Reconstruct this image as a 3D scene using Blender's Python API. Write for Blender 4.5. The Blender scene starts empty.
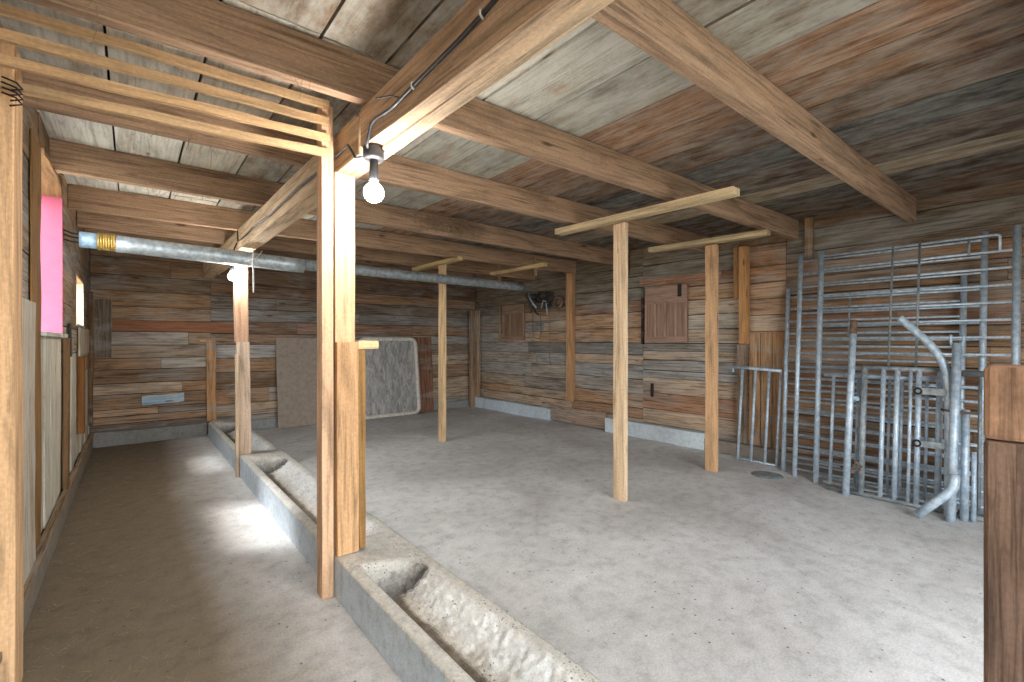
import bpy, math, random
from mathutils import Vector, Matrix, noise

C = bpy.context.scene.collection
sc = bpy.context.scene
R = random.Random(11)

# ------------------------------------------------------------------ camera, sky, sun, exposure
FPX = 459.0
YAW = math.atan(380.0 / 459.0)
cam_d = bpy.data.cameras.new('camera')
cam = bpy.data.objects.new('camera', cam_d)
C.objects.link(cam)
cam.location = (0, 0, 1.3)
cam.rotation_euler = (math.pi / 2, 0, -YAW)
cam_d.sensor_width = 36.0
cam_d.lens = 36.0 * FPX / 1024.0
cam_d.shift_y = 1.0 / 1024.0
cam_d.clip_start = 0.02
sc.camera = cam

w = bpy.data.worlds.new('sky')
sc.world = w
w.use_nodes = True
bg = w.node_tree.nodes['Background']
bg.inputs['Color'].default_value = (0.86, 0.93, 1.0, 1)
bg.inputs['Strength'].default_value = 9.2

sun_d = bpy.data.lights.new('sun', 'SUN')
sun_d.energy = 3.6
sun_d.angle = math.radians(8)
sun_d.color = (0.97, 0.98, 1.0)
sun = bpy.data.objects.new('sun', sun_d)
C.objects.link(sun)
sun.location = (-4, 3, 6)
sun.rotation_euler = Vector((-1.15, 0.5, 1.82)).to_track_quat('Z', 'Y').to_euler()

def portal(name, loc, rot, sx, sy):
    d = bpy.data.lights.new(name, 'AREA')
    d.shape = 'RECTANGLE'; d.size = sx; d.size_y = sy
    d.cycles.is_portal = True
    o = bpy.data.objects.new(name, d)
    C.objects.link(o); o.location = loc; o.rotation_euler = rot
portal('added_doorway_portal', (1.35, -1.78, 1.15), (math.radians(90), 0, 0), 3.3, 2.3)  # guides sky light through the added doorway behind the camera
portal('window_portal', (-0.58, 4.2, 1.88), (0, math.radians(-90), 0), 1.05, 1.1)
portal('small_window_portal', (-0.58, 6.3, 1.7), (0, math.radians(-90), 0), 0.48, 0.85)

sc.view_settings.view_transform = 'Standard'
sc.view_settings.look = 'None'
sc.view_settings.gamma = 1.0
sc.view_settings.use_curve_mapping = False
sc.view_settings.exposure = 0.60

BULB = 270.0      # emission of the bulb glass

# ------------------------------------------------------------------ colours
def lin(c):
    return c / 12.92 if c <= 0.04045 else ((c + 0.055) / 1.055) ** 2.4
def rgb(r, g, b):
    return (lin(r / 255), lin(g / 255), lin(b / 255))
def var(c, a=0.1):
    k = 1 + R.uniform(-a, a)
    h = R.uniform(-a, a) * 0.25
    return (min(1, c[0] * k * (1 + h)), min(1, c[1] * k), min(1, c[2] * k * (1 - h)))

ORANGE = rgb(192, 152, 116)
TAN = rgb(196, 172, 146)
FRESH = rgb(214, 182, 144)
BROWN = rgb(160, 122, 88)
DBROWN = rgb(118, 90, 66)
REDB = rgb(140, 100, 76)
GREY = rgb(160, 152, 142)
DGREY = rgb(104, 102, 98)
BLUEG = rgb(164, 166, 164)
DBLUE = rgb(118, 122, 122)
MOSS = rgb(116, 108, 92)
MEANW = rgb(160, 132, 104)
WHITEW = rgb(214, 210, 198)
PALE = rgb(192, 184, 168)
JOIST = rgb(164, 134, 108)

def wloc(o):
    p = Vector(o.location)
    while o.parent is not None:
        o = o.parent; p += Vector(o.location)
    return p

# ------------------------------------------------------------------ mesh builder
class MB:
    def __init__(s):
        s.v = []; s.f = []; s.uv = []; s.col = []; s.sm = []
    def quad(s, idx, uvs, col, smooth=False):
        s.f.append(idx); s.uv.append(uvs); s.col.append(col); s.sm.append(smooth)
    def board(s, a, b, W, T, col, jit=0.0, seg=0.45, W2=None, T2=None):
        """timber from centre a to centre b, full cross vectors W and T"""
        a = Vector(a); b = Vector(b); W = Vector(W); T = Vector(T)
        W2 = Vector(W2) if W2 is not None else W; T2 = Vector(T2) if T2 is not None else T
        L = (b - a).length
        n = max(1, int(L / seg)) if jit > 0 else 1
        u0 = R.uniform(0, 40); v0 = R.uniform(0, 40)
        base = len(s.v)
        wl = W.length; tl = T.length
        wn = W.normalized()
        for i in range(n + 1):
            t = i / n
            c = a.lerp(b, t); Wt = W.lerp(W2, t); Tt = T.lerp(T2, t)
            j1 = R.uniform(-jit, jit); j2 = R.uniform(-jit, jit)
            for sw, st in ((-1, -1), (1, -1), (1, 1), (-1, 1)):
                s.v.append(c + Wt * 0.5 * sw + Tt * 0.5 * st + wn * (j1 if sw < 0 else j2))
        for i in range(n):
            for k in range(4):
                k2 = (k + 1) % 4
                p = base + i * 4 + k; q = base + i * 4 + k2
                off = v0 + (0, wl, wl + tl, 2 * wl + tl)[k]
                ln = (wl, tl, wl, tl)[k]
                ua = u0 + L * i / n; ub = u0 + L * (i + 1) / n
                s.quad((p, q, q + 4, p + 4), ((ua, off), (ua, off + ln), (ub, off + ln), (ub, off)), col)
        e = base + n * 4
        s.quad((base + 3, base + 2, base + 1, base), ((u0, v0), (u0, v0 + wl), (u0 + tl, v0 + wl), (u0 + tl, v0)), col)
        s.quad((e, e + 1, e + 2, e + 3), ((u0, v0), (u0, v0 + wl), (u0 + tl, v0 + wl), (u0 + tl, v0)), col)
    def box(s, x0, x1, y0, y1, z0, z1, col=(0.5, 0.5, 0.5), axis=2, jit=0.0, seg=0.45):
        c = [(x0 + x1) / 2, (y0 + y1) / 2, (z0 + z1) / 2]; d = [x1 - x0, y1 - y0, z1 - z0]
        a = list(c); b = list(c); a[axis] -= d[axis] / 2; b[axis] += d[axis] / 2
        o = [i for i in range(3) if i != axis]
        if axis == 1: o = o[::-1]
        W = [0, 0, 0]; T = [0, 0, 0]; W[o[0]] = d[o[0]]; T[o[1]] = d[o[1]]
        s.board(a, b, W, T, col, jit, seg)
    def tube(s, pts, r, col=(0.5, 0.5, 0.5), n=10, caps=True, r2=None):
        P = [Vector(p) for p in pts]
        base = len(s.v); up = None; m = len(P)
        d0 = (P[1] - P[0]).normalized()
        up = Vector((0, 0, 1)) if abs(d0.z) < 0.9 else Vector((0, 1, 0))
        acc = 0
        for i, p in enumerate(P):
            if i == 0: t = (P[1] - P[0]).normalized()
            elif i == m - 1: t = (P[-1] - P[-2]).normalized()
            else: t = ((P[i + 1] - p).normalized() + (p - P[i - 1]).normalized()).normalized()
            x = up.cross(t).normalized(); up = t.cross(x).normalized()
            rr = r if r2 is None else r + (r2 - r) * i / (m - 1)
            for k in range(n):
                an = 2 * math.pi * k / n
                s.v.append(p + x * rr * math.cos(an) + up * rr * math.sin(an))
        for i in range(m - 1):
            ln = (P[i + 1] - P[i]).length
            for k in range(n):
                k2 = (k + 1) % n
                p = base + i * n + k; q = base + i * n + k2
                s.quad((p, q, q + n, p + n), ((acc, k / n), (acc, (k + 1) / n), (acc + ln, (k + 1) / n), (acc + ln, k / n)), col, True)
            acc += ln
        if caps:
            for idx in (tuple(base + k for k in range(n))[::-1], tuple(base + (m - 1) * n + k for k in range(n))):
                s.f.append(idx); s.uv.append([(0, 0)] * n); s.col.append(col); s.sm.append(False)
    def lathe(s, prof, c, n=20, col=(0.5, 0.5, 0.5)):
        """profile of (r, z) round the vertical axis through c"""
        base = len(s.v); m = len(prof)
        for r, z in prof:
            for k in range(n):
                a = 2 * math.pi * k / n
                s.v.append(Vector((c[0] + r * math.cos(a), c[1] + r * math.sin(a), c[2] + z)))
        for i in range(m - 1):
            for k in range(n):
                k2 = (k + 1) % n
                p = base + i * n + k; q = base + i * n + k2
                s.quad((p, q, q + n, p + n), ((k / n, i), ((k + 1) / n, i), ((k + 1) / n, i + 1), (k / n, i + 1)), col, True)
    def build(s, name, mat, parent=None, bevel=0.0, origin=None):
        lo = Vector([min(v[i] for v in s.v) for i in range(3)]); hi = Vector([max(v[i] for v in s.v) for i in range(3)])
        if origin is None:
            org = Vector(((lo.x + hi.x) / 2, (lo.y + hi.y) / 2, lo.z))
        else:
            org = Vector(origin)
        me = bpy.data.meshes.new(name)
        me.from_pydata([v - org for v in s.v], [], s.f)
        me.uv_layers.new(name='grain')
        me.color_attributes.new('tint', 'FLOAT_COLOR', 'CORNER')
        uv = me.uv_layers['grain']
        li = 0
        uvd = []; cd = []
        for f, u, c in zip(s.f, s.uv, s.col):
            for k in range(len(f)):
                uvd += [u[k][0], u[k][1]]
                cd += [c[0], c[1], c[2], 1.0]
        uv.data.foreach_set('uv', uvd)
        me.color_attributes['tint'].data.foreach_set('color', cd)
        me.polygons.foreach_set('use_smooth', s.sm)
        me.materials.append(mat)
        me.update()
        o = bpy.data.objects.new(name, me)
        C.objects.link(o)
        if parent is not None:
            o.parent = parent
            o.location = org - wloc(parent)
        else:
            o.location = org
        if bevel:
            b = o.modifiers.new('bevel', 'BEVEL'); b.width = bevel; b.segments = 2; b.limit_method = 'ANGLE'
        return o

def tag(o, label=None, cat=None, group=None, kind=None):
    if label: o['label'] = label
    if cat: o['category'] = cat
    if group: o['group'] = group
    if kind: o['kind'] = kind
    return o
def thing(name, loc, label, cat, group=None):
    o = bpy.data.objects.new(name, None)
    o.empty_display_size = 0.1
    C.objects.link(o); o.location = loc
    return tag(o, label, cat, group)

# ------------------------------------------------------------------ materials
def nt(name):
    m = bpy.data.materials.new(name); m.use_nodes = True
    t = m.node_tree; b = t.nodes['Principled BSDF']
    return m, t, b
def N(t, typ, **kw):
    n = t.nodes.new(typ)
    for k, v in kw.items():
        if k in n.inputs.keys(): n.inputs[k].default_value = v
        else: setattr(n, k, v)
    return n
def ramp(t, src, stops):
    r = t.nodes.new('ShaderNodeValToRGB')
    e = r.color_ramp.elements
    while len(e) < len(stops): e.new(0.5)
    for i, (p, c) in enumerate(stops):
        e[i].position = p
        e[i].color = (c, c, c, 1) if not isinstance(c, tuple) else (*c, 1)
    t.links.new(src, r.inputs[0]); return r.outputs[0]
def mix(t, mode, fac, a, b):
    m = t.nodes.new('ShaderNodeMix'); m.data_type = 'RGBA'; m.blend_type = mode
    for sock, val in ((m.inputs[0], fac), (m.inputs[6], a), (m.inputs[7], b)):
        if hasattr(val, 'links') or hasattr(val, 'is_linked'): t.links.new(val, sock)
        elif isinstance(val, tuple): sock.default_value = (*val, 1) if len(val) == 3 else val
        else: sock.default_value = val
    return m.outputs[2]

def wood(name, streak=0.55, stain=0.5, staincol=(0.12, 0.06, 0.03), white=0.0, rough=0.85, sat=1.0, fine=1.0, patch=0.35, crack=0.5, weather=0.0):
    m, t, b = nt(name)
    uv = N(t, 'ShaderNodeUVMap', uv_map='grain')
    at = N(t, 'ShaderNodeAttribute', attribute_name='tint')
    def mp(sx, sy):
        q = N(t, 'ShaderNodeMapping'); q.inputs['Scale'].default_value = (sx, sy, 1)
        t.links.new(uv.outputs[0], q.inputs[0]); return q.outputs[0]
    n1 = N(t, 'ShaderNodeTexNoise', Scale=1.0, Detail=6.0, Roughness=0.65, Distortion=0.4)
    t.links.new(mp(2.2, 55 * fine), n1.inputs['Vector'])
    n2 = N(t, 'ShaderNodeTexNoise', Scale=1.0, Detail=4.0, Roughness=0.6, Distortion=1.2)
    t.links.new(mp(1.3, 9), n2.inputs['Vector'])
    n3 = N(t, 'ShaderNodeTexNoise', Scale=1.0, Detail=5.0, Roughness=0.7)
    t.links.new(mp(3.0, 6.0), n3.inputs['Vector'])
    n4 = N(t, 'ShaderNodeTexNoise', Scale=1.0, Detail=3.0, Roughness=0.6)
    t.links.new(mp(60, 90), n4.inputs['Vector'])
    vor = N(t, 'ShaderNodeTexVoronoi', Scale=1.0, Randomness=1.0)
    t.links.new(mp(1.6, 6.0), vor.inputs['Vector'])
    s1 = ramp(t, n1.outputs[0], [(0.30, 1 - streak), (0.5, 1.0), (0.72, 1 + 0.35 * streak)])
    col = mix(t, 'MULTIPLY', 1.0, at.outputs['Color'], s1)
    s2 = ramp(t, n2.outputs[0], [(0.3, 1 - patch), (0.5, 1.0), (0.7, 1 + 0.35 * patch)])
    col = mix(t, 'MULTIPLY', 1.0, col, s2)
    s4 = ramp(t, n4.outputs[0], [(0.3, 0.85), (0.7, 1.12)])
    col = mix(t, 'MULTIPLY', 1.0, col, s4)
    f3 = ramp(t, n3.outputs[0], [(0.52, 0.0), (0.75, stain)])
    col = mix(t, 'MIX', f3, col, tuple(staincol))
    n6 = N(t, 'ShaderNodeTexNoise', Scale=1.0, Detail=2.0, Roughness=0.5, Distortion=0.3)
    t.links.new(mp(0.9, 26), n6.inputs['Vector'])
    ck = ramp(t, n6.outputs[0], [(0.485, 0.0), (0.5, crack), (0.515, 0.0)])
    n7 = N(t, 'ShaderNodeTexNoise', Scale=1.0, Detail=2.0); t.links.new(mp(1.4, 5), n7.inputs['Vector'])
    cm = N(t, 'ShaderNodeMath', operation='MULTIPLY'); t.links.new(ck, cm.inputs[0]); t.links.new(ramp(t, n7.outputs[0], [(0.45, 0.0), (0.58, 1.0)]), cm.inputs[1])
    col = mix(t, 'MIX', cm.outputs[0], col, (0.05, 0.03, 0.02))
    kn = ramp(t, vor.outputs['Distance'], [(0.045, 0.8), (0.10, 0.0)])
    col = mix(t, 'MIX', kn, col, (0.05, 0.025, 0.012))
    if white > 0:
        n5 = N(t, 'ShaderNodeTexNoise', Scale=1.0, Detail=6.0, Roughness=0.7)
        t.links.new(mp(4.0, 9.0), n5.inputs['Vector'])
        f5 = ramp(t, n5.outputs[0], [(0.40, 0.0), (0.62, white)])
        col = mix(t, 'MIX', f5, col, rgb(206, 206, 196))
    if weather > 0:
        g_ = N(t, 'ShaderNodeNewGeometry'); mw = N(t, 'ShaderNodeMapping'); mw.inputs['Scale'].default_value = (0.9, 0.9, 3.4)
        t.links.new(g_.outputs['Position'], mw.inputs[0])
        n8 = N(t, 'ShaderNodeTexNoise', Scale=1.3, Detail=7.0, Roughness=0.65, Distortion=0.8); t.links.new(mw.outputs[0], n8.inputs['Vector'])
        wg = mix(t, 'MULTIPLY', 1.0, s1, rgb(158, 156, 150))
        col = mix(t, 'MIX', ramp(t, n8.outputs[0], [(0.48, 0.0), (0.68, weather)]), col, wg)
    t.links.new(col, b.inputs['Base Color'])
    b.inputs['Roughness'].default_value = rough
    b.inputs['Specular IOR Level'].default_value = 0.25
    bp = N(t, 'ShaderNodeBump', Strength=0.35, Distance=0.01)
    t.links.new(n1.outputs[0], bp.inputs['Height'])
    t.links.new(bp.outputs[0], b.inputs['Normal'])
    return m

M_WALL = wood('weathered_board_wood', 0.75, 0.5, (0.09, 0.055, 0.035), patch=0.45, crack=0.8, weather=0.6)
M_BEAM = wood('rough_sawn_beam_wood', 0.55, 0.35, (0.16, 0.09, 0.05), fine=0.8)
M_JOIST = wood('dusty_joist_wood', 0.6, 0.45, (0.10, 0.06, 0.04))
M_ROUGH = wood('coarse_weathered_wood', 0.75, 0.7, (0.07, 0.04, 0.025), fine=1.1)
M_FRESH = wood('fresh_pine_wood', 0.45, 0.2, (0.30, 0.15, 0.06), fine=0.7, crack=0.25)
M_CEIL = wood('stained_ceiling_wood', 0.8, 0.6, (0.13, 0.06, 0.03), white=0.25, patch=0.6, crack=0.9)
M_WHITE = wood('whitewashed_wood', 0.45, 0.35, (0.24, 0.18, 0.12), white=0.5)
M_LIMED = wood('limed_ceiling_wood', 0.4, 0.75, (0.33, 0.17, 0.07), white=0.45)
M_HATCH = wood('faded_red_hatch_wood', 0.4, 0.3, (0.16, 0.06, 0.04))

def concrete(name, base, dark, rough=0.9, speck=0.0, tint=False, scale=1.0, dirt_shade=None, bump=0.4):
    m, t, b = nt(name)
    tc = N(t, 'ShaderNodeNewGeometry')
    pos = tc.outputs['Position']
    n1 = N(t, 'ShaderNodeTexNoise', Scale=0.9 * scale, Detail=5.0, Roughness=0.6, Distortion=0.6)
    n2 = N(t, 'ShaderNodeTexNoise', Scale=9.0 * scale, Detail=8.0, Roughness=0.75)
    n3 = N(t, 'ShaderNodeTexNoise', Scale=110.0, Detail=3.0, Roughness=0.7)
    for n in (n1, n2, n3): t.links.new(pos, n.inputs['Vector'])
    if tint:
        at = N(t, 'ShaderNodeAttribute', attribute_name='tint')
        col = at.outputs['Color']
        k1 = ramp(t, n1.outputs[0], [(0.3, 0.82), (0.7, 1.08)])
        col = mix(t, 'MULTIPLY', 1.0, col, k1)
    else:
        f1 = ramp(t, n1.outputs[0], [(0.36, 0.0), (0.66, 1.0)])
        col = mix(t, 'MIX', f1, dark, base)
    k2 = ramp(t, n2.outputs[0], [(0.3, 0.7), (0.5, 1.0), (0.7, 1.14)])
    col = mix(t, 'MULTIPLY', 1.0, col, k2)
    k3 = ramp(t, n3.outputs[0], [(0.3, 0.8), (0.7, 1.15)])
    col = mix(t, 'MULTIPLY', 1.0, col, k3)
    if dirt_shade:
        # brown chaff trodden into the alley side (low x), its soft shadow edge painted in
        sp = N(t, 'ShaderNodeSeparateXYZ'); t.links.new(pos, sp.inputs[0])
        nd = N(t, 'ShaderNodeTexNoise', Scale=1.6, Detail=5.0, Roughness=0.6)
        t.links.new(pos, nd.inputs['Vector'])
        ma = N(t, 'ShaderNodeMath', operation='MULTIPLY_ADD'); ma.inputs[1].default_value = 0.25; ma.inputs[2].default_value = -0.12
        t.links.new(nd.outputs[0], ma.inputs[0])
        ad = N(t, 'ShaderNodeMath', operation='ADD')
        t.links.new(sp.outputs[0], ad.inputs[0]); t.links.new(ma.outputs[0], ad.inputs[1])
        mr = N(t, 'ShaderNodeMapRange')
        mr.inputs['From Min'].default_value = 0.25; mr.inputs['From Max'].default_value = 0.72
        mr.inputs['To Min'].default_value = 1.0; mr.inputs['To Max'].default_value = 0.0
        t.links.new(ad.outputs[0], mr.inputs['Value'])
        md = mix(t, 'MULTIPLY', 1.0, dirt_shade, k3)
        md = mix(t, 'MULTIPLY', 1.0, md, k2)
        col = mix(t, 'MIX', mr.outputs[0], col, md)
        # small dark crumbs scattered on the slab
        v = N(t, 'ShaderNodeTexVoronoi', Scale=14.0, Randomness=1.0); t.links.new(pos, v.inputs['Vector'])
        kk = ramp(t, v.outputs['Distance'], [(0.06, 0.75), (0.10, 0.0)])
        col = mix(t, 'MIX', kk, col, (0.07, 0.05, 0.04))
    if speck:
        v = N(t, 'ShaderNodeTexVoronoi', Scale=55.0, Randomness=1.0); t.links.new(pos, v.inputs['Vector'])
        n4 = N(t, 'ShaderNodeTexNoise', Scale=7.0, Detail=3.0); t.links.new(pos, n4.inputs['Vector'])
        a = ramp(t, v.outputs['Distance'], [(0.18, speck), (0.28, 0.0)])
        sx = N(t, 'ShaderNodeSeparateXYZ'); t.links.new(tc.outputs['True Normal'], sx.inputs[0])
        up = ramp(t, sx.outputs[2], [(0.3, 0.0), (0.6, 1.0)])
        a_ = N(t, 'ShaderNodeMath', operation='MULTIPLY'); t.links.new(a, a_.inputs[0]); t.links.new(up, a_.inputs[1]); a = a_.outputs[0]
        g = ramp(t, n4.outputs[0], [(0.45, 0.0), (0.6, 1.0)])
        q = N(t, 'ShaderNodeMath', operation='MULTIPLY'); t.links.new(a, q.inputs[0]); t.links.new(g, q.inputs[1])
        col = mix(t, 'MIX', q.outputs[0], col, (0.10, 0.085, 0.07))
    t.links.new(col, b.inputs['Base Color'])
    b.inputs['Roughness'].default_value = rough
    b.inputs['Specular IOR Level'].default_value = 0.3
    bp = N(t, 'ShaderNodeBump', Strength=bump, Distance=0.01)
    t.links.new(n2.outputs[0], bp.inputs['Height'])
    t.links.new(bp.outputs[0], b.inputs['Normal'])
    return m
M_FLOOR = concrete('worn_concrete_slab', rgb(226, 225, 222), rgb(196, 193, 189), dirt_shade=rgb(124, 111, 92), rough=0.75)
M_TROUGH = concrete('trough_concrete', None, None, tint=True, scale=2.0, speck=0.6, bump=0.6) if False else None
M_TROUGH = concrete('trough_concrete', rgb(1, 1, 1), rgb(1, 1, 1), tint=True, scale=2.0, speck=0.85, bump=0.6)
M_KERB = concrete('kerb_concrete', rgb(1, 1, 1), rgb(1, 1, 1), tint=True, scale=2.0, bump=0.6)

def metal(name, c1, c2, rough=0.5, metallic=0.55):
    m, t, b = nt(name)
    g = N(t, 'ShaderNodeNewGeometry')
    n = N(t, 'ShaderNodeTexNoise', Scale=22.0, Detail=6.0, Roughness=0.7); t.links.new(g.outputs['Position'], n.inputs['Vector'])
    col = mix(t, 'MIX', ramp(t, n.outputs[0], [(0.38, 0.0), (0.62, 1.0)]), c1, c2)
    n2 = N(t, 'ShaderNodeTexNoise', Scale=4.0, Detail=8.0, Roughness=0.75); t.links.new(g.outputs['Position'], n2.inputs['Vector'])
    col = mix(t, 'MIX', ramp(t, n2.outputs[0], [(0.60, 0.0), (0.74, 0.7)]), col, rgb(120, 96, 76))
    t.links.new(col, b.inputs['Base Color'])
    b.inputs['Metallic'].default_value = metallic
    b.inputs['Roughness'].default_value = rough
    return m
M_GALV = metal('galvanised_steel', rgb(160, 178, 194), rgb(206, 218, 226), 0.5, 0.35)
M_GALV_DULL = metal('dull_galvanised_steel', rgb(120, 126, 128), rgb(160, 166, 166), 0.6, 0.35)
M_PIPE = metal('pipe_zinc', rgb(150, 160, 166), rgb(200, 206, 206), 0.45, 0.5)
M_RUST = metal('rusty_iron', rgb(92, 66, 50), rgb(140, 116, 96), 0.8, 0.2)
def plain(name, col, rough=0.6, metallic=0.0, nscale=30.0, amp=0.25):
    m, t, b = nt(name)
    g = N(t, 'ShaderNodeNewGeometry')
    n = N(t, 'ShaderNodeTexNoise', Scale=nscale, Detail=5.0, Roughness=0.65); t.links.new(g.outputs['Position'], n.inputs['Vector'])
    c = mix(t, 'MULTIPLY', 1.0, col, ramp(t, n.outputs[0], [(0.3, 1 - amp), (0.7, 1 + amp * 0.5)]))
    t.links.new(c, b.inputs['Base Color'])
    b.inputs['Roughness'].default_value = rough; b.inputs['Metallic'].default_value = metallic
    return m
M_BLACK = plain('black_rubber', rgb(52, 52, 55), 0.5)
M_DARKIRON = plain('dark_iron', rgb(52, 46, 42), 0.7, 0.3)
M_PINK = plain('pink_foam', rgb(178, 80, 104), 0.7, nscale=14, amp=0.12)
M_WTAPE = plain('white_cord', rgb(216, 212, 204), 0.8)
M_FOIL = plain('yellow_foil_tape', rgb(196, 160, 84), 0.35, 0.4, 40, 0.6)
M_BLUETAPE = plain('pale_blue_tape', rgb(170, 200, 222), 0.4, 0.2, 40, 0.4)
M_STRAW = plain('dry_straw', rgb(168, 148, 112), 0.9)
M_COBWEB = plain('dusty_straw', rgb(150, 124, 98), 0.95)
M_SHEATH = plain('dark_backing', rgb(46, 38, 32), 0.95)
M_PARTICLE = plain('grey_brown_fibreboard', rgb(156, 140, 124), 0.85, nscale=18, amp=0.25)
M_PANEL = None
M_PADDED = plain('worn_cream_rim', rgb(222, 214, 200), 0.75, nscale=25, amp=0.3)
m, t, b = nt('scuffed_grey_panel')
g = N(t, 'ShaderNodeNewGeometry')
mpn = N(t, 'ShaderNodeMapping'); mpn.inputs['Scale'].default_value = (9, 9, 2.2); t.links.new(g.outputs['Position'], mpn.inputs[0])
n = N(t, 'ShaderNodeTexNoise', Scale=1.6, Detail=9.0, Roughness=0.75, Distortion=1.5); t.links.new(mpn.outputs[0], n.inputs['Vector'])
col = mix(t, 'MIX', ramp(t, n.outputs[0], [(0.4, 0.0), (0.62, 1.0)]), rgb(128, 126, 122), rgb(190, 186, 178))
t.links.new(col, b.inputs['Base Color']); b.inputs['Roughness'].default_value = 0.7
M_PANEL = m
m, t, b = nt('lit_bulb_glass')
b.inputs['Base Color'].default_value = (1, 1, 1, 1)
b.inputs['Emission Color'].default_value = (1.0, 0.97, 0.93, 1)
b.inputs['Emission Strength'].default_value = BULB
M_BULB = m
m2 = m.copy(); m2.name = 'lit_rear_bulb_glass'
m2.node_tree.nodes['Principled BSDF'].inputs['Emission Strength'].default_value = BULB * 1.3
M_BULB_REAR = m2

# ------------------------------------------------------------------ SETTING
XL, XR, YB, YF = -0.40, 5.42, 7.72, -1.7
ZJ, ZC = 2.385, 2.585        # underside of joists, of ceiling boards

mb = MB()
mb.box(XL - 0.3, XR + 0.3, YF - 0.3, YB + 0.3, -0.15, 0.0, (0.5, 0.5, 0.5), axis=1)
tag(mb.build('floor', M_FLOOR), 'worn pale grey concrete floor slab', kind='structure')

# ceiling: wide boards running away from the camera
mb = MB()
white_bands = [(-0.45, -0.09, WHITEW), (-0.085, 0.255, var(WHITEW)), (0.262, 0.612, PALE), (0.618, 0.90, rgb(150, 138, 120)),
               (0.906, 1.06, rgb(120, 104, 88))]
brown_bands = [(2.175, 2.51, rgb(150, 112, 82)), (2.515, 2.87, rgb(132, 100, 74)), (2.876, 3.235, rgb(112, 90, 72)), (3.24, 3.62, rgb(80, 76, 70)),
               (3.625, 4.14, rgb(94, 74, 58)), (4.146, 4.46, rgb(150, 132, 106)), (4.466, 4.9, rgb(74, 62, 50)), (4.905, 5.46, rgb(94, 68, 48))]
lim_bands = [(1.066, 1.44, PALE), (1.446, 1.80, rgb(170, 168, 156)), (1.806, 2.17, rgb(150, 148, 136))]
def ceil(bands, mbx):
    for x0, x1, c in bands:
        y = YF - 0.2
        while y < YB + 0.1:
            L = R.choice([2.4, 3.0, 3.05, 4.0]) if y > -1.8 else (2.0 - y if x1 < 1.1 else 2.9); y1 = min(y + L, YB + 0.15)
            if mbx is mbw and x1 < 1.1 and y1 <= 2.2: cc = rgb(128, 112, 94)
            elif mbx is mbw and x0 > 1.0 and y1 <= 1.05: cc = rgb(134, 122, 106)
            else: cc = c
            mbx.box(x0 + 0.003, x1 - 0.003, y, y1 - 0.008, ZC + R.uniform(0, 0.004), ZC + 0.03, var(cc, 0.12), axis=1, jit=0.004, seg=0.6)
            y = y1
mbw = MB(); ceil(white_bands, mbw); ceil(lim_bands, mbw)
ceil(brown_bands, mb)
co = mb.build('ceiling', M_CEIL)
# the limed boards are faces of the same mesh object with their own material
cw = mbw.build('ceiling_limed', M_LIMED)
def join_into(dst, src):
    """append src's mesh (own material) to dst, same world space"""
    me = dst.data; off = src.location - dst.location
    vs = [v.co.copy() for v in me.vertices] + [v.co + off for v in src.data.vertices]
    fs = [tuple(p.vertices) for p in me.polygons]; nv = len(me.vertices); nf = len(fs)
    fs += [tuple(i + nv for i in p.vertices) for p in src.data.polygons]
    uv = [tuple(d.uv) for d in me.uv_layers[0].data] + [tuple(d.uv) for d in src.data.uv_layers[0].data]
    cl = [tuple(d.color) for d in me.color_attributes[0].data] + [tuple(d.color) for d in src.data.color_attributes[0].data]
    mi = [p.material_index for p in me.polygons] + [len(me.materials)] * (len(fs) - nf)
    n = bpy.data.meshes.new(me.name)
    n.from_pydata(vs, [], fs)
    n.uv_layers.new(name='grain'); n.color_attributes.new('tint', 'FLOAT_COLOR', 'CORNER')
    n.uv_layers['grain'].data.foreach_set('uv', [q for p in uv for q in p])
    n.color_attributes['tint'].data.foreach_set('color', [q for p in cl for q in p])
    for mm in list(me.materials) + [src.data.materials[0]]: n.materials.append(mm)
    n.polygons.foreach_set('material_index', mi)
    n.update()
    dst.data = n
    bpy.data.objects.remove(src)
join_into(co, cw)
bk = MB(); bk.box(XL - 0.3, XR + 0.3, YF - 0.3, YB + 0.3, ZC + 0.035, ZC + 0.12, (0.1, 0.1, 0.1))
join_into(co, bk.build('ceiling_deck', M_SHEATH))
tag(co, 'ceiling of wide stained boards', kind='structure')

# back wall ------------------------------------------------------------
def rows(mbx, zs, u0, u1, plane, axis, cols, thick=0.02, cuts=None, gap=0.009, jit=0.0035):
    """horizontal boards between consecutive heights zs; plane = face coordinate, boards lie beyond it"""
    for i in range(len(zs) - 1):
        z0, z1 = zs[i], zs[i + 1]
        c = cols[i % len(cols)]
        segs = [u0] + (cuts[i] if cuts and cuts[i] else []) + [u1]
        for k in range(len(segs) - 1):
            cc = c[k % len(c)] if isinstance(c, list) else c
            cc = tuple(cc[q_] * 0.68 + MEANW[q_] * 0.32 for q_ in range(3))
            d = R.uniform(0, 0.006)
            if axis == 'x':
                mbx.box(segs[k] + 0.002, segs[k + 1] - 0.002, plane + d, plane + thick, z0 + gap / 2, z1 - gap / 2, var(cc, 0.1), axis=0, jit=jit)
            else:
                s = 1 if plane > 0 else -1
                xa, xb = sorted((plane + s * d, plane + s * thick))
                mbx.box(xa, xb, segs[k] + 0.002, segs[k + 1] - 0.002, z0 + gap / 2, z1 - gap / 2, var(cc, 0.1), axis=1, jit=jit)
mb = MB()
zl = [0.0, 0.25, 0.35, 0.437, 0.627, 0.767, 0.945, 1.09, 1.26, 1.435, 1.58, 1.76, 1.96, 2.16, 2.385, 2.60]
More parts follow.
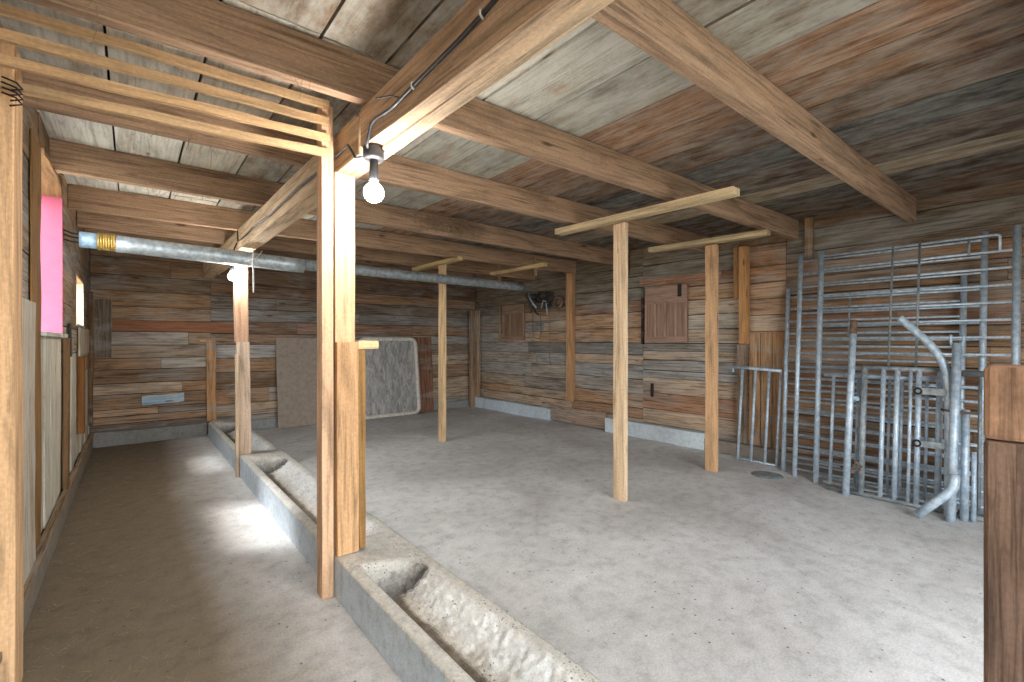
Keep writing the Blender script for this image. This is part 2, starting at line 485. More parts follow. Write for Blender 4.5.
cl = [DGREY, BROWN, [ORANGE, DBROWN], [BROWN, DBROWN], [TAN, BROWN], [DBROWN], [BROWN, PALE], [rgb(138, 120, 100), GREY], [GREY, rgb(148, 124, 100)],
      [REDB], [rgb(128, 102, 78)], [rgb(134, 98, 62)], [rgb(110, 96, 80)], [rgb(118, 90, 64)], [DBROWN]]
cuts = [None, None, [0.27], [0.5], [0.53], None, [0.30], None, [0.6], None, None, None, None, [0.4], None]
rows(mb, zl, XL, 0.86, YB, 'x', cl, cuts=cuts)
zr = [0.0, 0.22, 0.40, 0.62, 0.86, 1.06, 1.26, 1.42, 1.60, 1.78, 1.96, 2.14, 2.385, 2.60]
cr = [GREY, TAN, [BROWN, GREY, TAN], [DBROWN, BROWN], [BROWN, TAN], [BLUEG, rgb(130, 118, 104)], [rgb(150, 122, 98), GREY, BLUEG], [rgb(112, 84, 68), REDB, BROWN],
      [DBLUE, DBLUE], [DGREY, rgb(104, 96, 86)], [rgb(128, 92, 70), BROWN], [rgb(104, 80, 66)], [DBROWN]]
cuts = [None, [2.8], [1.6, 4.3], [2.9], [4.2], [2.4], [2.3, 4.4], [2.0, 4.0], [3.0], [1.7], [2.9], None, None]
rows(mb, zr, 0.86, XR, YB, 'x', cr, cuts=cuts)
wb = mb.build('wall_back', M_WALL)
q = MB(); q.box(XL - 0.3, XR + 0.3, YB + 0.025, YB + 0.15, -0.1, ZC + 0.1, (0.1, 0.1, 0.1)); join_into(wb, q.build('x', M_SHEATH))
tag(wb, 'far wall of horizontal salvaged boards', kind='structure')

# right wall -----------------------------------------------------------
mb = MB()
def zone(y0, y1, zs, cols, cuts=None, plane=XR):
    rows(mb, zs, y0, y1, plane, 'y', cols, cuts=cuts)
# far bay behind the tangle of straps
zone(5.05, 7.72, [0, 0.2, 0.36, 0.50, 0.70, 0.92, 1.12, 1.30, 1.48, 1.66, 1.82, 2.0, 2.17, 2.385, 2.6],
     [GREY, TAN, [TAN, ORANGE], [GREY, TAN], [PALE, BLUEG], [BLUEG, PALE], [DBLUE, BLUEG], [ORANGE, TAN, BLUEG], [TAN, BLUEG, GREY], [ORANGE, GREY], [rgb(128, 108, 84), DGREY], MOSS, MOSS, DBROWN],
     [None, None, [6.6], [6.2], [6.0], [5.9], [6.1], [5.8, 6.9], [5.7, 6.9], [6.8], [6.3], None, None, None])
zone(3.72, 5.05, [0, 0.24, 0.38, 0.58, 0.78, 0.98, 1.12, 1.29, 1.50, 1.72, 1.88, 2.06, 2.22, 2.36, 2.6],
     [TAN, rgb(160, 120, 90), [ORANGE, TAN], [GREY, PALE], [BLUEG], [TAN], [DBLUE, BLUEG], [ORANGE], [ORANGE], [rgb(140, 104, 80)], rgb(118, 116, 104), rgb(116, 114, 102), rgb(104, 108, 96), MOSS])
zone(2.42, 3.72, [0, 0.2, 0.4, 0.62, 0.82, 0.92, 1.06, 1.18, 1.285, 1.46, 1.64, 1.82, 2.0, 2.14, 2.34, 2.6],
     [GREY, [TAN, rgb(150, 106, 80)], [rgb(170, 120, 90), TAN], TAN, BLUEG, BLUEG, TAN, [DBLUE, GREY], [TAN, TAN], [PALE, TAN], [TAN, rgb(180, 150, 118)], [ORANGE, TAN], [rgb(146, 110, 82)], [MOSS, GREY], MOSS])
zone(1.92, 2.42, [0, 0.17, 0.34, 0.52, 0.70, 0.86, 1.0],
     [BROWN, TAN, TAN, ORANGE, BLUEG, TAN])
zone(1.92, 2.42, [1.0, 1.16, 1.42, 1.6, 1.78, 1.96, 2.14, 2.385, 2.6], [rgb(176, 126, 82), rgb(180, 132, 90), TAN, rgb(168, 132, 104), ORANGE, rgb(172, 120, 78), [rgb(150, 108, 72)], DBROWN])
zone(-1.7, 1.92, [0, 0.18, 0.36, 0.54, 0.72, 0.90, 1.08, 1.26, 1.44, 1.62, 1.80, 1.98, 2.14, 2.24, 2.47, 2.6],
     [BROWN, rgb(150, 110, 80), BROWN, ORANGE, BROWN, rgb(140, 100, 74), ORANGE, BROWN, rgb(150, 104, 76), BROWN, DBROWN, rgb(150, 110, 78), rgb(104, 88, 70), rgb(92, 92, 82), DBROWN],
     [[0.2], [1.1], [0.5], None, [0.9], None, [0.4], None, [1.0], None, [0.3], None, None, None, None])
# upright tan boards behind the small gate
for k, (ya, yb) in enumerate([(2.30, 2.18), (2.17, 2.06), (2.05, 1.93)]):
    mb.box(XR - 0.02, XR - 0.001, yb, ya, 0.02, 1.40, var(rgb(176, 136, 98)), axis=2, jit=0.002)
wr = mb.build('wall_right', M_WALL)
q = MB(); q.box(XR + 0.025, XR + 0.15, YF - 0.3, YB + 0.3, -0.1, ZC + 0.1, (0.1, 0.1, 0.1)); join_into(wr, q.build('x', M_SHEATH))
tag(wr, 'right-hand wall of patched horizontal boards', kind='structure')

# left wall with two window openings ----------------------------------
W1 = (3.66, 4.75, 1.355, 2.385)
W2 = (5.88, 6.72, 1.465, 1.93)
mb = MB()
def lwall(y0, y1, zs, cols, m_=None):
    rows(mb, zs, y0, y1, XL, 'y', cols)
lwall(YF, 3.66, [1.30, 1.48, 1.74, 2.02, 2.22, 2.45, 2.6], [rgb(120, 100, 80), GREY, rgb(128, 116, 98), DGREY, rgb(130, 110, 86), DBROWN])
lwall(4.75, 5.88, [1.42, 1.60, 1.86, 2.1, 2.35, 2.6], [rgb(110, 98, 84), rgb(128, 108, 84), DGREY, rgb(116, 96, 76), DBROWN])
lwall(6.72, 7.72, [1.42, 1.60, 1.86, 2.1, 2.35, 2.6], [rgb(110, 98, 84), rgb(118, 100, 80), DGREY, rgb(116, 96, 76), DBROWN])
lwall(5.88, 6.72, [1.42, 1.465], [rgb(150, 120, 90)])
lwall(5.88, 6.72, [1.93, 2.1, 2.35, 2.6], [rgb(120, 100, 80), rgb(116, 96, 76), DBROWN])
lwall(3.66, 4.75, [2.385, 2.6], [DBROWN])
lwall(4.75, 7.72, [1.2, 1.42], [rgb(176, 160, 136)])
wl = mb.build('wall_left', M_WALL)
mb = MB()
# limed upright boards below the windows
y = YF
while y < 7.70:
    wd = R.uniform(0.16, 0.26); y1 = min(y + wd, 7.72)
    top = 1.30 if y < 3.66 else (1.345 if y < 4.75 else 1.195)
    d = R.choice([0.0, 0.0, 0.008])
    mb.box(XL - 0.02, XL - d, y + 0.003, y1 - 0.003, 0.18, top, var(rgb(200, 186, 162), 0.12), axis=2, jit=0.003)
    y = y1
join_into(wl, mb.build('x', M_WHITE))
q = MB()
bx0, bx1 = XL - 0.16, XL - 0.022
for (a, b_, z0, z1) in [(YF - 0.3, 3.66, -0.1, 2.69), (3.66, 4.75, -0.1, 1.345), (3.66, 4.75, 2.40, 2.69), (4.75, 5.88, -0.1, 2.69), (5.88, 6.72, -0.1, 1.46), (5.88, 6.72, 1.94, 2.69), (6.72, YB + 0.3, -0.1, 2.69)]:
    q.box(bx0, bx1, a, b_, z0, z1, (0.1, 0.1, 0.1))
join_into(wl, q.build('x', M_SHEATH))
tag(wl, 'left-hand wall, boards above and limed planks below', kind='structure')

# windows
win = tag(thing('window_1', (XL - 0.08, 4.2, 1.345), 'pink lined window opening', None), kind='structure')
q = MB()
q.box(XL - 0.16, XL + 0.004, 4.722, 4.752, 1.36, 2.38, (0.5, 0.5, 0.5)); q.build('pink_foam_jamb', M_PINK, win)
q = MB()
q.box(XL - 0.16, XL + 0.002, 3.658, 3.69, 1.36, 2.38, BROWN)
q.build('side_jamb', M_WALL, win)
q = MB(); q.box(XL - 0.16, XL + 0.03, 3.66, 4.79, 1.335, 1.358, rgb(206, 200, 190), axis=1, jit=0.002); q.build('window_sill', M_WHITE, win)
q = MB(); q.board((XL - 0.07, 3.66, 2.405), (XL - 0.07, 4.76, 2.375), (0.17, 0, 0), (0, 0, 0.03), rgb(150, 112, 74), jit=0.012, seg=0.12); q.build('window_head', M_BEAM, win)
win2 = tag(thing('window_2', (XL - 0.08, 6.3, 1.455), 'small bare wood window opening', None), kind='structure')
q = MB(); q.box(XL - 0.16, XL - 0.0, 6.70, 6.722, 1.47, 1.92, rgb(232, 206, 168))
q.box(XL - 0.16, XL - 0.0, 5.878, 5.90, 1.47, 1.92, rgb(190, 150, 110)); q.build('side_jamb', M_FRESH, win2)
q = MB(); q.box(XL - 0.16, XL + 0.012, 5.86, 6.74, 1.452, 1.47, rgb(200, 190, 172), axis=1); q.build('window_sill', M_WHITE, win2)
q = MB(); q.box(XL - 0.16, XL + 0.0, 5.86, 6.74, 1.92, 1.942, rgb(200, 160, 120), axis=1); q.build('window_head', M_FRESH, win2)

# front wall (behind the camera) with an added, unseen doorway sized for frontal fill light
mb = MB()
rows(mb, [2.3, 2.45, 2.6], XL, XR, YF, 'x', [BROWN, DBROWN], thick=0.02)
rows(mb, [0, 0.25, 0.5, 0.75, 1.0, 1.25, 1.5, 1.75, 2.0, 2.3], 3.0, XR, YF, 'x', [BROWN, TAN, GREY, ORANGE], thick=0.02)
for zz in [i * 0.23 for i in range(10)]:
    mb.box(XL, -0.3, YF, YF + 0.02, zz, zz + 0.226, var(BROWN), axis=0)
wf = mb.build('wall_front', M_WALL)
q = MB(); q.box(XL - 0.3, XR + 0.3, YF - 0.08, YF - 0.002, 2.3, 2.7, (0.1, 0.1, 0.1)); q.box(3.0, XR + 0.3, YF - 0.08, YF - 0.002, -0.1, 2.3, (0.1, 0.1, 0.1)); q.box(XL - 0.3, -0.3, YF - 0.08, YF - 0.002, -0.1, 2.3, (0.1, 0.1, 0.1))
join_into(wf, q.build('x', M_SHEATH))
tag(wf, 'front wall with added wide doorway for fill light', kind='structure')

# yard outside, so daylight bounces as it would
q = MB()
q.box(-30, XL - 0.35, -30, 30, -0.35, -0.2, (0.3, 0.3, 0.25))
q.box(XL - 0.35, 30, -30, YF - 0.32, -0.35, -0.2, (0.3, 0.3, 0.25))
tag(q.build('ground', plain('gravel_yard', rgb(150, 146, 134), 0.95, nscale=3)), 'gravel yard outside the barn', kind='structure')

# kerbs ----------------------------------------------------------------
def kerb(name, pts, label, col, h0=0.0):
    m_ = MB()
    for a, b_, W, T, c in pts:
        m_.board(a, b_, W, T, c, jit=0.006, seg=0.2)
    return tag(m_.build(name, M_KERB, bevel=0.008), label, kind='structure')
kerb('trim_1', [((XL + 0.012, YF, 0.085), (XL + 0.012, 7.7, 0.085), (0, 0, 0.17), (0.035, 0, 0), rgb(140, 128, 112))], 'low concrete kerb under left wall', None)
kerb('trim_2', [((XL + 0.03, YB - 0.06, 0.09), (0.80, YB - 0.06, 0.09), (0, 0, 0.18), (0, 0.13, 0), rgb(138, 136, 130)),
                ((1.27, YB - 0.03, 0.07), (XR, YB - 0.03, 0.07), (0, 0, 0.14), (0, 0.06, 0), rgb(150, 150, 146))], 'grey concrete kerb under far wall', None)
kerb('trim_3', [((XR - 0.06, 7.60, 0.10), (XR - 0.06, 5.45, 0.10), (0, 0, 0.2), (0.12, 0, 0), rgb(206, 216, 222)),
                ((XR - 0.07, 4.28, 0.10), (XR - 0.07, 2.78, 0.10), (0, 0, 0.2), (0.12, 0, 0), rgb(206, 214, 216)),
                ((XR - 0.07, 2.78, 0.07), (XR - 0.07, YF, 0.07), (0, 0, 0.14), (0.10, 0, 0), rgb(140, 128, 116))], 'whitewashed kerb along right wall', None)
q = MB(); q.box(XR - 0.09, XR - 0.055, 4.30, 5.43, 0.02, 0.26, rgb(170, 146, 126), axis=1, jit=0.004)
tag(q.build('kick_board', M_WALL), 'grey-pink board closing the gap between the two white kerbs by right wall', 'board')

# ------------------------------------------------------------------ FEED TROUGH (height field)
def smooth(a, b, x):
    t = min(1, max(0, (x - a) / (b - a))); return t * t * (3 - 2 * t)
X0, X1, Y0, Y1 = 0.80, 1.235, YF + 0.1, 7.64
CROSS = [(2.24, 2.58), (4.98, 5.30), (7.46, 7.9)]
def trough_h(x, y):
    xm = x
    # distance into the basin
    rim = 0.205 - 0.05 * smooth(X0, X1, x)
    nz = noise.noise(Vector((x * 9, y * 9, 0))) * 0.006 + noise.noise(Vector((x * 40, y * 40, 3))) * 0.006
    inx = smooth(0.858, 0.880, x)
    out = smooth(1.02, 1.19, x)
    prof = 0.045 + 0.10 * out + 0.05 * smooth(0.9, 1.03, x) * (1 - out) * 0.3
    k = inx * (1 - smooth(1.145, 1.185, x))
    ends = 1.0
    for a, b_ in CROSS:
        lo = smooth(a - 0.20, a + 0.0, y); hi = smooth(b_ + 0.16, b_ + 0.01, y) if False else 1 - smooth(b_ + 0.01, b_ + 0.14, y)
        cover = lo * hi
        ends *= (1 - cover)
    basin = k * ends
    nz += 0.030 * (noise.noise(Vector((x * 55, y * 55, 8)))) * (4 * ends * (1 - ends)) * k
    nz += 0.012 * noise.noise(Vector((x * 60, y * 60, 5))) * smooth(0.98, 1.05, x) * k
    h = rim * (1 - basin) + (prof + nz * 1.3) * basin
    if x > 1.185: h = rim
    return h + nz * 0.35 * (0.4 if basin < 0.05 else 1), basin
nx, ny = 48, 620
mb = MB(); idx = {}
cols = []
for j in range(ny + 1):
    y = Y0 + (Y1 - Y0) * j / ny
    far = smooth(7.45, 7.64, y)
    for i in range(nx + 1):
        x = X0 + (X1 - X0) * i / nx
        xx = x + far * 0.06 * (1 - i / nx) * 1.0
        h, bs = trough_h(x, y)
        edge = min(i, nx - i)
        if edge == 0: h -= 0.012 if i == 0 else 0.03
        elif edge == 1: h -= 0.003
        mb.v.append(Vector((xx, y, h)))
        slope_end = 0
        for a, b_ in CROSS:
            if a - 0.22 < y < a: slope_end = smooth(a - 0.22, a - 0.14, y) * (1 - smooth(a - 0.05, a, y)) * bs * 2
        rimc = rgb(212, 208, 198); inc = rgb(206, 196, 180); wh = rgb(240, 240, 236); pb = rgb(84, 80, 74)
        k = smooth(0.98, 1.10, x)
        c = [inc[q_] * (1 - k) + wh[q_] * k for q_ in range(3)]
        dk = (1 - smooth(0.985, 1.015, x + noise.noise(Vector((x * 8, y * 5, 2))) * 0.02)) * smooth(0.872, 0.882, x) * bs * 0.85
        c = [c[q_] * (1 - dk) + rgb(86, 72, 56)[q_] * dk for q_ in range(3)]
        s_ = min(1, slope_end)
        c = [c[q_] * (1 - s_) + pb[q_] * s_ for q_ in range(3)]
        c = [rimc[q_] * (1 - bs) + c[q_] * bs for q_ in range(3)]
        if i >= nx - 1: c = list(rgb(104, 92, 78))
        cols.append(tuple(c))
W_ = nx + 1
for j in range(ny):
    for i in range(nx):
        p = j * W_ + i
        mb.quad((p, p + 1, p + 1 + W_, p + W_), ((0, 0),) * 4, cols[p], True)
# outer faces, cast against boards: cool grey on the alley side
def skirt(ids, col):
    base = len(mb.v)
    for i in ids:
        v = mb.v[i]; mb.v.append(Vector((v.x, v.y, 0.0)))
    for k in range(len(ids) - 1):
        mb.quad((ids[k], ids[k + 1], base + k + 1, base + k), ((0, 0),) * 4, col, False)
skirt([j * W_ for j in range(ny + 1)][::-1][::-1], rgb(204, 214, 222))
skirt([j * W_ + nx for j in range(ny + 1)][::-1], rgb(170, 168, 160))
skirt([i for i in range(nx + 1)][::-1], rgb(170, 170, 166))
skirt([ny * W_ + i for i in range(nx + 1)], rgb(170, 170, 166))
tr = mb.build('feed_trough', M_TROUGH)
tag(tr, 'long low concrete feed trough dividing the alley from the stall floor', 'trough')

# ------------------------------------------------------------------ JOISTS AND BEAMS
jl = [(-0.95, -0.95, 'ceiling joist nearest the front wall, above the camera'),
      (0.06, -0.05, 'ceiling joist just overhead, second from the front wall'),
      (0.97, 0.86, 'big brown ceiling joist ending above the stacked gates'),
      (2.02, 1.80, 'ceiling joist meeting the right wall beside the leftmost tall gate, over the front bulb'),
      (2.975, 2.77, 'ceiling joist just behind the four slats and the front bulb'),
      (4.06, 4.03, 'ceiling joist passing the pink window with debris lodged on it'),
      (5.12, 4.95, 'ceiling joist just in front of the long zinc pipe'),
      (5.93, 5.92, 'ceiling joist just behind the long zinc pipe'),
      (6.85, 6.85, 'ceiling joist closest to the far wall')]
for k, (ya, yb, lab) in enumerate(jl):
    q = MB()
    wd = 0.062
    sl = (yb - ya) / 4.9
    y_l = ya - sl * 0.9; y_r = yb
    q.board((XL, y_l + wd / 2, (ZJ + ZC) / 2), (XR, y_r + wd / 2, (ZJ + ZC) / 2), (0, wd, 0), (0, 0, ZC - ZJ - 0.001), var(JOIST, 0.08), jit=0.003, seg=0.5)
    tag(q.build('ceiling_joist', M_JOIST, bevel=0.004), lab, 'joist', 'ceiling joists')

# main beam: a newer two-ply length up to the front post, an older length beyond
bm = thing('main_beam', (0.885, 0.2, 2.12), 'heavy light brown beam overhead running from the camera to the main post', 'beam')
q = MB()
q.board((0.852, YF + 0.02, 2.225), (0.852, 2.10, 2.294), (0.062, 0, 0), (0, 0, 0.318), rgb(212, 180, 148), jit=0.002, seg=0.6, T2=(0, 0, 0.18))
q.build('left_ply', M_BEAM, bm, bevel=0.004)
q = MB()
q.board((0.915, YF + 0.02, 2.262), (0.915, 2.12, 2.284), (0.062, 0, 0), (0, 0, 0.244), rgb(214, 186, 154), jit=0.002, seg=0.6, T2=(0, 0, 0.20))
q.build('right_ply', M_BEAM, bm, bevel=0.004)
q = MB()
def fx(y): return 0.82 - (y - 2.1) * 0.010
q.board((fx(2.12) + 0.062, 2.125, 2.282), (fx(7.7) + 0.062, 7.70, 2.295), (0.125, 0, 0), (0, 0, 0.204), rgb(206, 178, 144), jit=0.003, seg=0.5)
tag(q.build('main_beam', M_BEAM, bevel=0.005), 'older beam beyond the main post running to the far wall over the trough', 'beam')

# ------------------------------------------------------------------ POSTS ON THE TROUGH
mp = thing('main_post', (0.86, 2.45, 0.0), 'thick doubled timber post on the trough right beside the front bulb', 'post')
q = MB(); q.board((0.854, 2.455, 0.207), (0.858, 2.455, 2.178), (0.105, 0, 0), (0, 0.11, 0), rgb(206, 176, 136), jit=0.002, seg=0.4); q.build('upright', M_FRESH, mp, bevel=0.004)
q = MB(); q.board((0.860, 2.378, 0.207), (0.858, 2.378, 1.30), (0.112, 0, 0), (0, 0.035, 0), rgb(202, 158, 114), jit=0.002, seg=0.3); q.build('face_board', M_BEAM, mp, bevel=0.003)
q = MB(); q.board((0.766, 2.43, 0.0), (0.763, 2.43, 2.50), (0.058, 0, 0), (0, 0.085, 0), rgb(214, 174, 138), jit=0.0015, seg=0.3); q.build('side_plank', M_FRESH, mp, bevel=0.003)
q = MB(); q.board((0.942, 2.43, 0.207), (0.938, 2.43, 1.262), (0.036, 0, 0), (0, 0.10, 0), rgb(150, 112, 66), jit=0.003, seg=0.2); q.build('edge_board', M_BEAM, mp, bevel=0.002)
q = MB(); q.board((0.918, 2.40, 1.285), (1.03, 2.40, 1.285), (0, 0.05, 0), (0, 0, 0.045), rgb(218, 186, 140)); q.build('cleat', M_FRESH, mp, bevel=0.003)

fp = thing('trough_post', (0.84, 5.14, 0.0), 'pale spliced post beside the rear bulb, standing in the far part of the trough', 'post')
q = MB(); q.board((0.848, 5.15, 0.207), (0.838, 5.15, 1.30), (0.105, 0, 0), (0, 0.10, 0), rgb(206, 178, 152), jit=0.003, seg=0.3); q.build('lower_length', M_FRESH, fp, bevel=0.004)
q = MB(); q.board((0.828, 5.15, 1.30), (0.815, 5.15, 2.182), (0.115, 0, 0), (0, 0.09, 0), rgb(186, 146, 116), jit=0.003, seg=0.3); q.build('upper_length', M_FRESH, fp, bevel=0.004)
q = MB(); q.board((0.781, 5.10, 0.0), (0.777, 5.10, 1.18), (0.022, 0, 0), (0, 0.05, 0), rgb(214, 184, 150), jit=0.001); q.build('side_batten', M_FRESH, fp)

# left wall post carrying the slats, and the slats
lp = MB(); lp.board((XL + 0.042, 2.50, 0.0), (XL + 0.040, 2.50, 2.384), (0.066, 0, 0), (0, 0.17, 0), rgb(216, 174, 130), jit=0.002)
tag(lp.build('wall_post', M_FRESH, bevel=0.004), 'orange pine post at the left edge of the photo, carrying the four slats', 'post')
zs = [(2.462, 2.492, 'topmost of the four thin slats overhead at upper left'), (2.372, 2.410, 'second from top of the four thin slats overhead at upper left'),
      (2.284, 2.328, 'third from top of the four thin slats overhead at upper left'), (2.196, 2.250, 'lowest of the four thin slats overhead at upper left')]
for za, zb, lab in zs:
    q = MB()
    q.board((-0.40, 2.373, za), (0.765, 2.373, zb), (0, 0, 0.036), (0, 0.022, 0), var(rgb(196, 160, 118), 0.08), jit=0.003, seg=0.12)
    tag(q.build('slat', M_FRESH), lab, 'slat', 'slats of the feed partition')
# tangle of wire hanging by the slats' left ends
q = MB()
for k in range(4):
    p = Vector((-0.365 + R.uniform(0, 0.025), 2.352, 2.22 - 0.018 * k))
    q.tube([p, p + Vector((0.035, -0.01, -0.012)), p + Vector((0.05, -0.006, -0.03)), p + Vector((0.02, -0.01, -0.045))], 0.0035, n=5)
tag(q.build('wire_loop', M_DARKIRON), 'dark twisted wire tying the slats to the pine post at far left', 'wire')

# ------------------------------------------------------------------ STALL POSTS WITH CAPS
def stall_post(x, y, a, b_, ztop, lab, col, capspec=None, caplab=None, base=0.0, dark=True):
    q = MB()
    q.board((x + a / 2, y + b_ / 2, base), (x + a / 2 + R.uniform(-0.006, 0.006), y + b_ / 2, ztop), (a, 0, 0), (0, b_, 0), col, jit=0.003, seg=0.35)
    tag(q.build('support_post', M_FRESH, bevel=0.003), lab, 'post', 'slim posts standing on the stall floor')
    if capspec:
        (ya, za), (yb, zb), th, wd, xc, cc = capspec
        q = MB(); q.board((xc, ya, za), (xc, yb, zb), (wd, 0, 0), (0, 0, th), cc, jit=0.002, seg=0.3)
        tag(q.build('cap_board', M_FRESH, bevel=0.003), caplab, 'board', 'cap boards on the slim posts')
stall_post(3.082, 2.29, 0.045, 0.115, 2.275, 'nearest slim post in the middle of the stall floor, under the longest cap board', rgb(220, 190, 154),
           ((1.40, 2.305), (3.06, 2.335), 0.05, 0.095, 3.10, rgb(214, 190, 150)), 'longest cap board, on the nearest slim post')
stall_post(4.484, 2.224, 0.042, 0.118, 2.275, 'slim post just left of the wall gates, its foot gnawed', rgb(206, 164, 122),
           ((1.74, 2.305), (2.99, 2.335), 0.05, 0.09, 4.50, rgb(196, 174, 136)), 'cap board on the slim post just left of the gates')
stall_post(3.114, 5.168, 0.05, 0.12, 2.31, 'far slim post standing before the leaning panels and crossed by the zinc pipe', rgb(216, 182, 138),
           ((4.78, 2.335), (5.98, 2.345), 0.045, 0.09, 3.13, rgb(196, 170, 120)), 'cap board on the far slim post, above the zinc pipe')
# rear hanging cap board with its two hangers
hb = thing('hanging_rail', (3.95, 4.66, 2.12), 'pale rail hung from the ceiling near the end of the zinc pipe', 'rail')
q = MB(); q.board((3.95, 4.12, 2.262), (3.95, 5.22, 2.268), (0.07, 0, 0), (0, 0, 0.04), rgb(196, 166, 120), jit=0.001); q.build('rail', M_FRESH, hb)
for yy in (4.30, 5.05):
    q = MB(); q.board((3.95, yy, 2.14), (3.95, yy, 2.384), (0.02, 0, 0), (0, 0.025, 0), rgb(150, 120, 90)); q.build('hanger', M_FRESH, hb)
# stud on right wall
q = MB(); q.board((XR - 0.048, 5.03, 0.36), (XR - 0.045, 5.03, 2.40), (0.075, 0, 0), (0, 0.13, 0), rgb(190, 146, 104), jit=0.003, seg=0.35)
tag(q.build('wall_stud', M_FRESH, bevel=0.003), 'orange stud on the right wall between the two old hatches', 'stud')
ds = thing('wall_stud', (XR - 0.05, 2.36, 0.14), 'doubled and spliced stud on the right wall behind the short gate', 'stud')
q = MB(); q.board((XR - 0.05, 2.34, 1.28), (XR - 0.05, 2.34, 2.384), (0.09, 0, 0), (0, 0.085, 0), rgb(196, 144, 94), jit=0.002); q.build('upper_stud', M_FRESH, ds, bevel=0.003)
q = MB(); q.board((XR - 0.04, 2.42, 1.80), (XR - 0.04, 2.42, 2.384), (0.06, 0, 0), (0, 0.06, 0), rgb(160, 116, 76), jit=0.002); q.build('side_stud', M_FRESH, ds)
q = MB(); q.board((XR - 0.045, 2.36, 0.15), (XR - 0.045, 2.36, 1.27), (0.07, 0, 0), (0, 0.10, 0), rgb(140, 116, 94), jit=0.004, seg=0.2); q.build('lower_stud', M_WALL, ds, bevel=0.003)
# corner posts
q = MB(); q.board((5.25, YB - 0.12, 0.0), (5.25, YB - 0.12, 1.93), (0.10, 0, 0), (0, 0.08, 0), rgb(160, 130, 104), jit=0.004, seg=0.3)
tag(q.build('corner_post', M_WALL, bevel=0.004), 'grey-brown short post in the far right corner, on the left of the pair', 'post')
q = MB(); q.board((5.345, YB - 0.18, 0.0), (5.345, YB - 0.18, 1.93), (0.08, 0, 0), (0, 0.09, 0), rgb(176, 146, 116), jit=0.004, seg=0.3)
tag(q.build('corner_post', M_WALL, bevel=0.004), 'lighter short post in the far right corner, on the right of the pair', 'post')
# short studs against far wall
q = MB(); q.board((0.865, YB - 0.03, 0.19), (0.855, YB - 0.03, 1.33), (0.11, 0, 0), (0, 0.05, 0), rgb(180, 136, 92), jit=0.003, seg=0.3)
tag(q.build('short_stud', M_WALL, bevel=0.002), 'short tan board standing upright on the far wall at the head of the trough', 'stud')
q = MB(); q.board((0.72, YB - 0.02, 1.315), (0.84, YB - 0.02, 1.315), (0, 0.035, 0), (0, 0, 0.03), rgb(190, 150, 106)); tag(q.build('cleat', M_WALL), 'small cleat nailed beside the top of the short tan board on the far wall', 'cleat')
q = MB(); q.board((-0.29, YB - 0.012, 1.10), (-0.29, YB - 0.012, 1.84), (0.18, 0, 0), (0, 0.022, 0), rgb(112, 98, 80), jit=0.004, seg=0.2)
tag(q.build('patch_board', M_WALL), 'dark upright board patching the far wall in its left corner', 'board')
q = MB(); q.board((0.10, YB - 0.01, 0.53), (0.55, YB - 0.01, 0.545), (0, 0, 0.12), (0, 0.018, 0), rgb(150, 176, 192), jit=0.006, seg=0.06)
tag(q.build('patch_board', M_WHITE), 'small pale blue patch board low on the far wall', 'board')
q = MB(); q.board((-0.19, YB - 0.012, 1.52), (1.14, YB - 0.012, 1.50), (0, 0, 0.135), (0, 0.022, 0), rgb(140, 94, 66), jit=0.004, seg=0.2)
tag(q.build('patch_board', M_HATCH), 'long reddish board nailed across the far wall at mid height', 'board')
# right top wall blocks at joist ends
for (y_, lab) in [(1.66, 'small upright block on the right wall above the short gate'), (2.66, 'small upright block at the right wall between the two nearest cap boards'), (3.93, 'small upright block under the ceiling above the far hatch stud')]:
    q = MB(); q.box(XR - 0.05, XR - 0.001, y_, y_ + 0.07, 2.16 if y_ < 2 else 2.25, 2.584, var(rgb(140, 110, 78)), axis=2)
    tag(q.build('joist_block', M_WALL), lab, 'block', 'blocks at the joist ends')

# ------------------------------------------------------------------ OLD HATCHES ON THE RIGHT WALL
def hatch(y0, y1, z0, z1, lab, npan, tint, rail_top):
    h = thing('wall_hatch', (XR - 0.03, (y0 + y1) / 2, z0), lab, 'hatch')
    d = 0.03; xa = XR - 0.02
    q = MB(); q.box(xa - 0.004, xa + 0.018, y0, y1, z0, z1, tuple(k_ * 0.75 for k_ in tint), axis=2); pnl = q.build('panel', M_HATCH, h)
    n = npan; bar = 0.03
    for i in range(n + 1):
        yy = y0 + (y1 - y0) * i / n
        ya = min(max(yy - bar / 2, y0), y1 - bar)
        q = MB(); q.box(xa - 0.02, xa - 0.004, ya, ya + bar, z0 + 0.07, z1 - rail_top, var(tint, 0.06), axis=2); q.build('stile', M_HATCH, pnl)
    q = MB(); q.box(xa - 0.02, xa - 0.004, y0, y1, z1 - rail_top, z1, var(tint), axis=1); q.build('top_rail', M_HATCH, h)
    q = MB(); q.box(xa - 0.02, xa - 0.004, y0, y1, z0, z0 + 0.07, var(tint), axis=1); q.build('bottom_rail', M_HATCH, h)
    return h
h = hatch(3.05, 3.66, 1.30, 2.03, 'larger faded reddish panelled hatch on the right wall, between two slim posts', 4, rgb(178, 144, 122), 0.22)
q = MB(); q.box(XR - 0.045, XR - 0.001, 2.62, 3.74, 2.06, 2.15, rgb(172, 128, 98), axis=1, jit=0.003); q.build('header_board', M_WALL, h)
q = MB(); q.box(XR - 0.05, XR - 0.042, 3.12, 3.17, 1.88, 2.04, (0.1, 0.1, 0.1)); q.build('hinge_strap', M_DARKIRON, h)
q = MB(); q.box(XR - 0.05, XR - 0.01, 3.69, 3.715, 1.27, 2.05, rgb(60, 48, 40), axis=2, jit=0.004, seg=0.1); q.build('hinge_strip', M_WALL, h)
h = hatch(6.17, 6.78, 1.33, 1.98, 'smaller dim reddish hatch near the far right corner, left of the hanging straps', 3, rgb(158, 126, 102), 0.16)
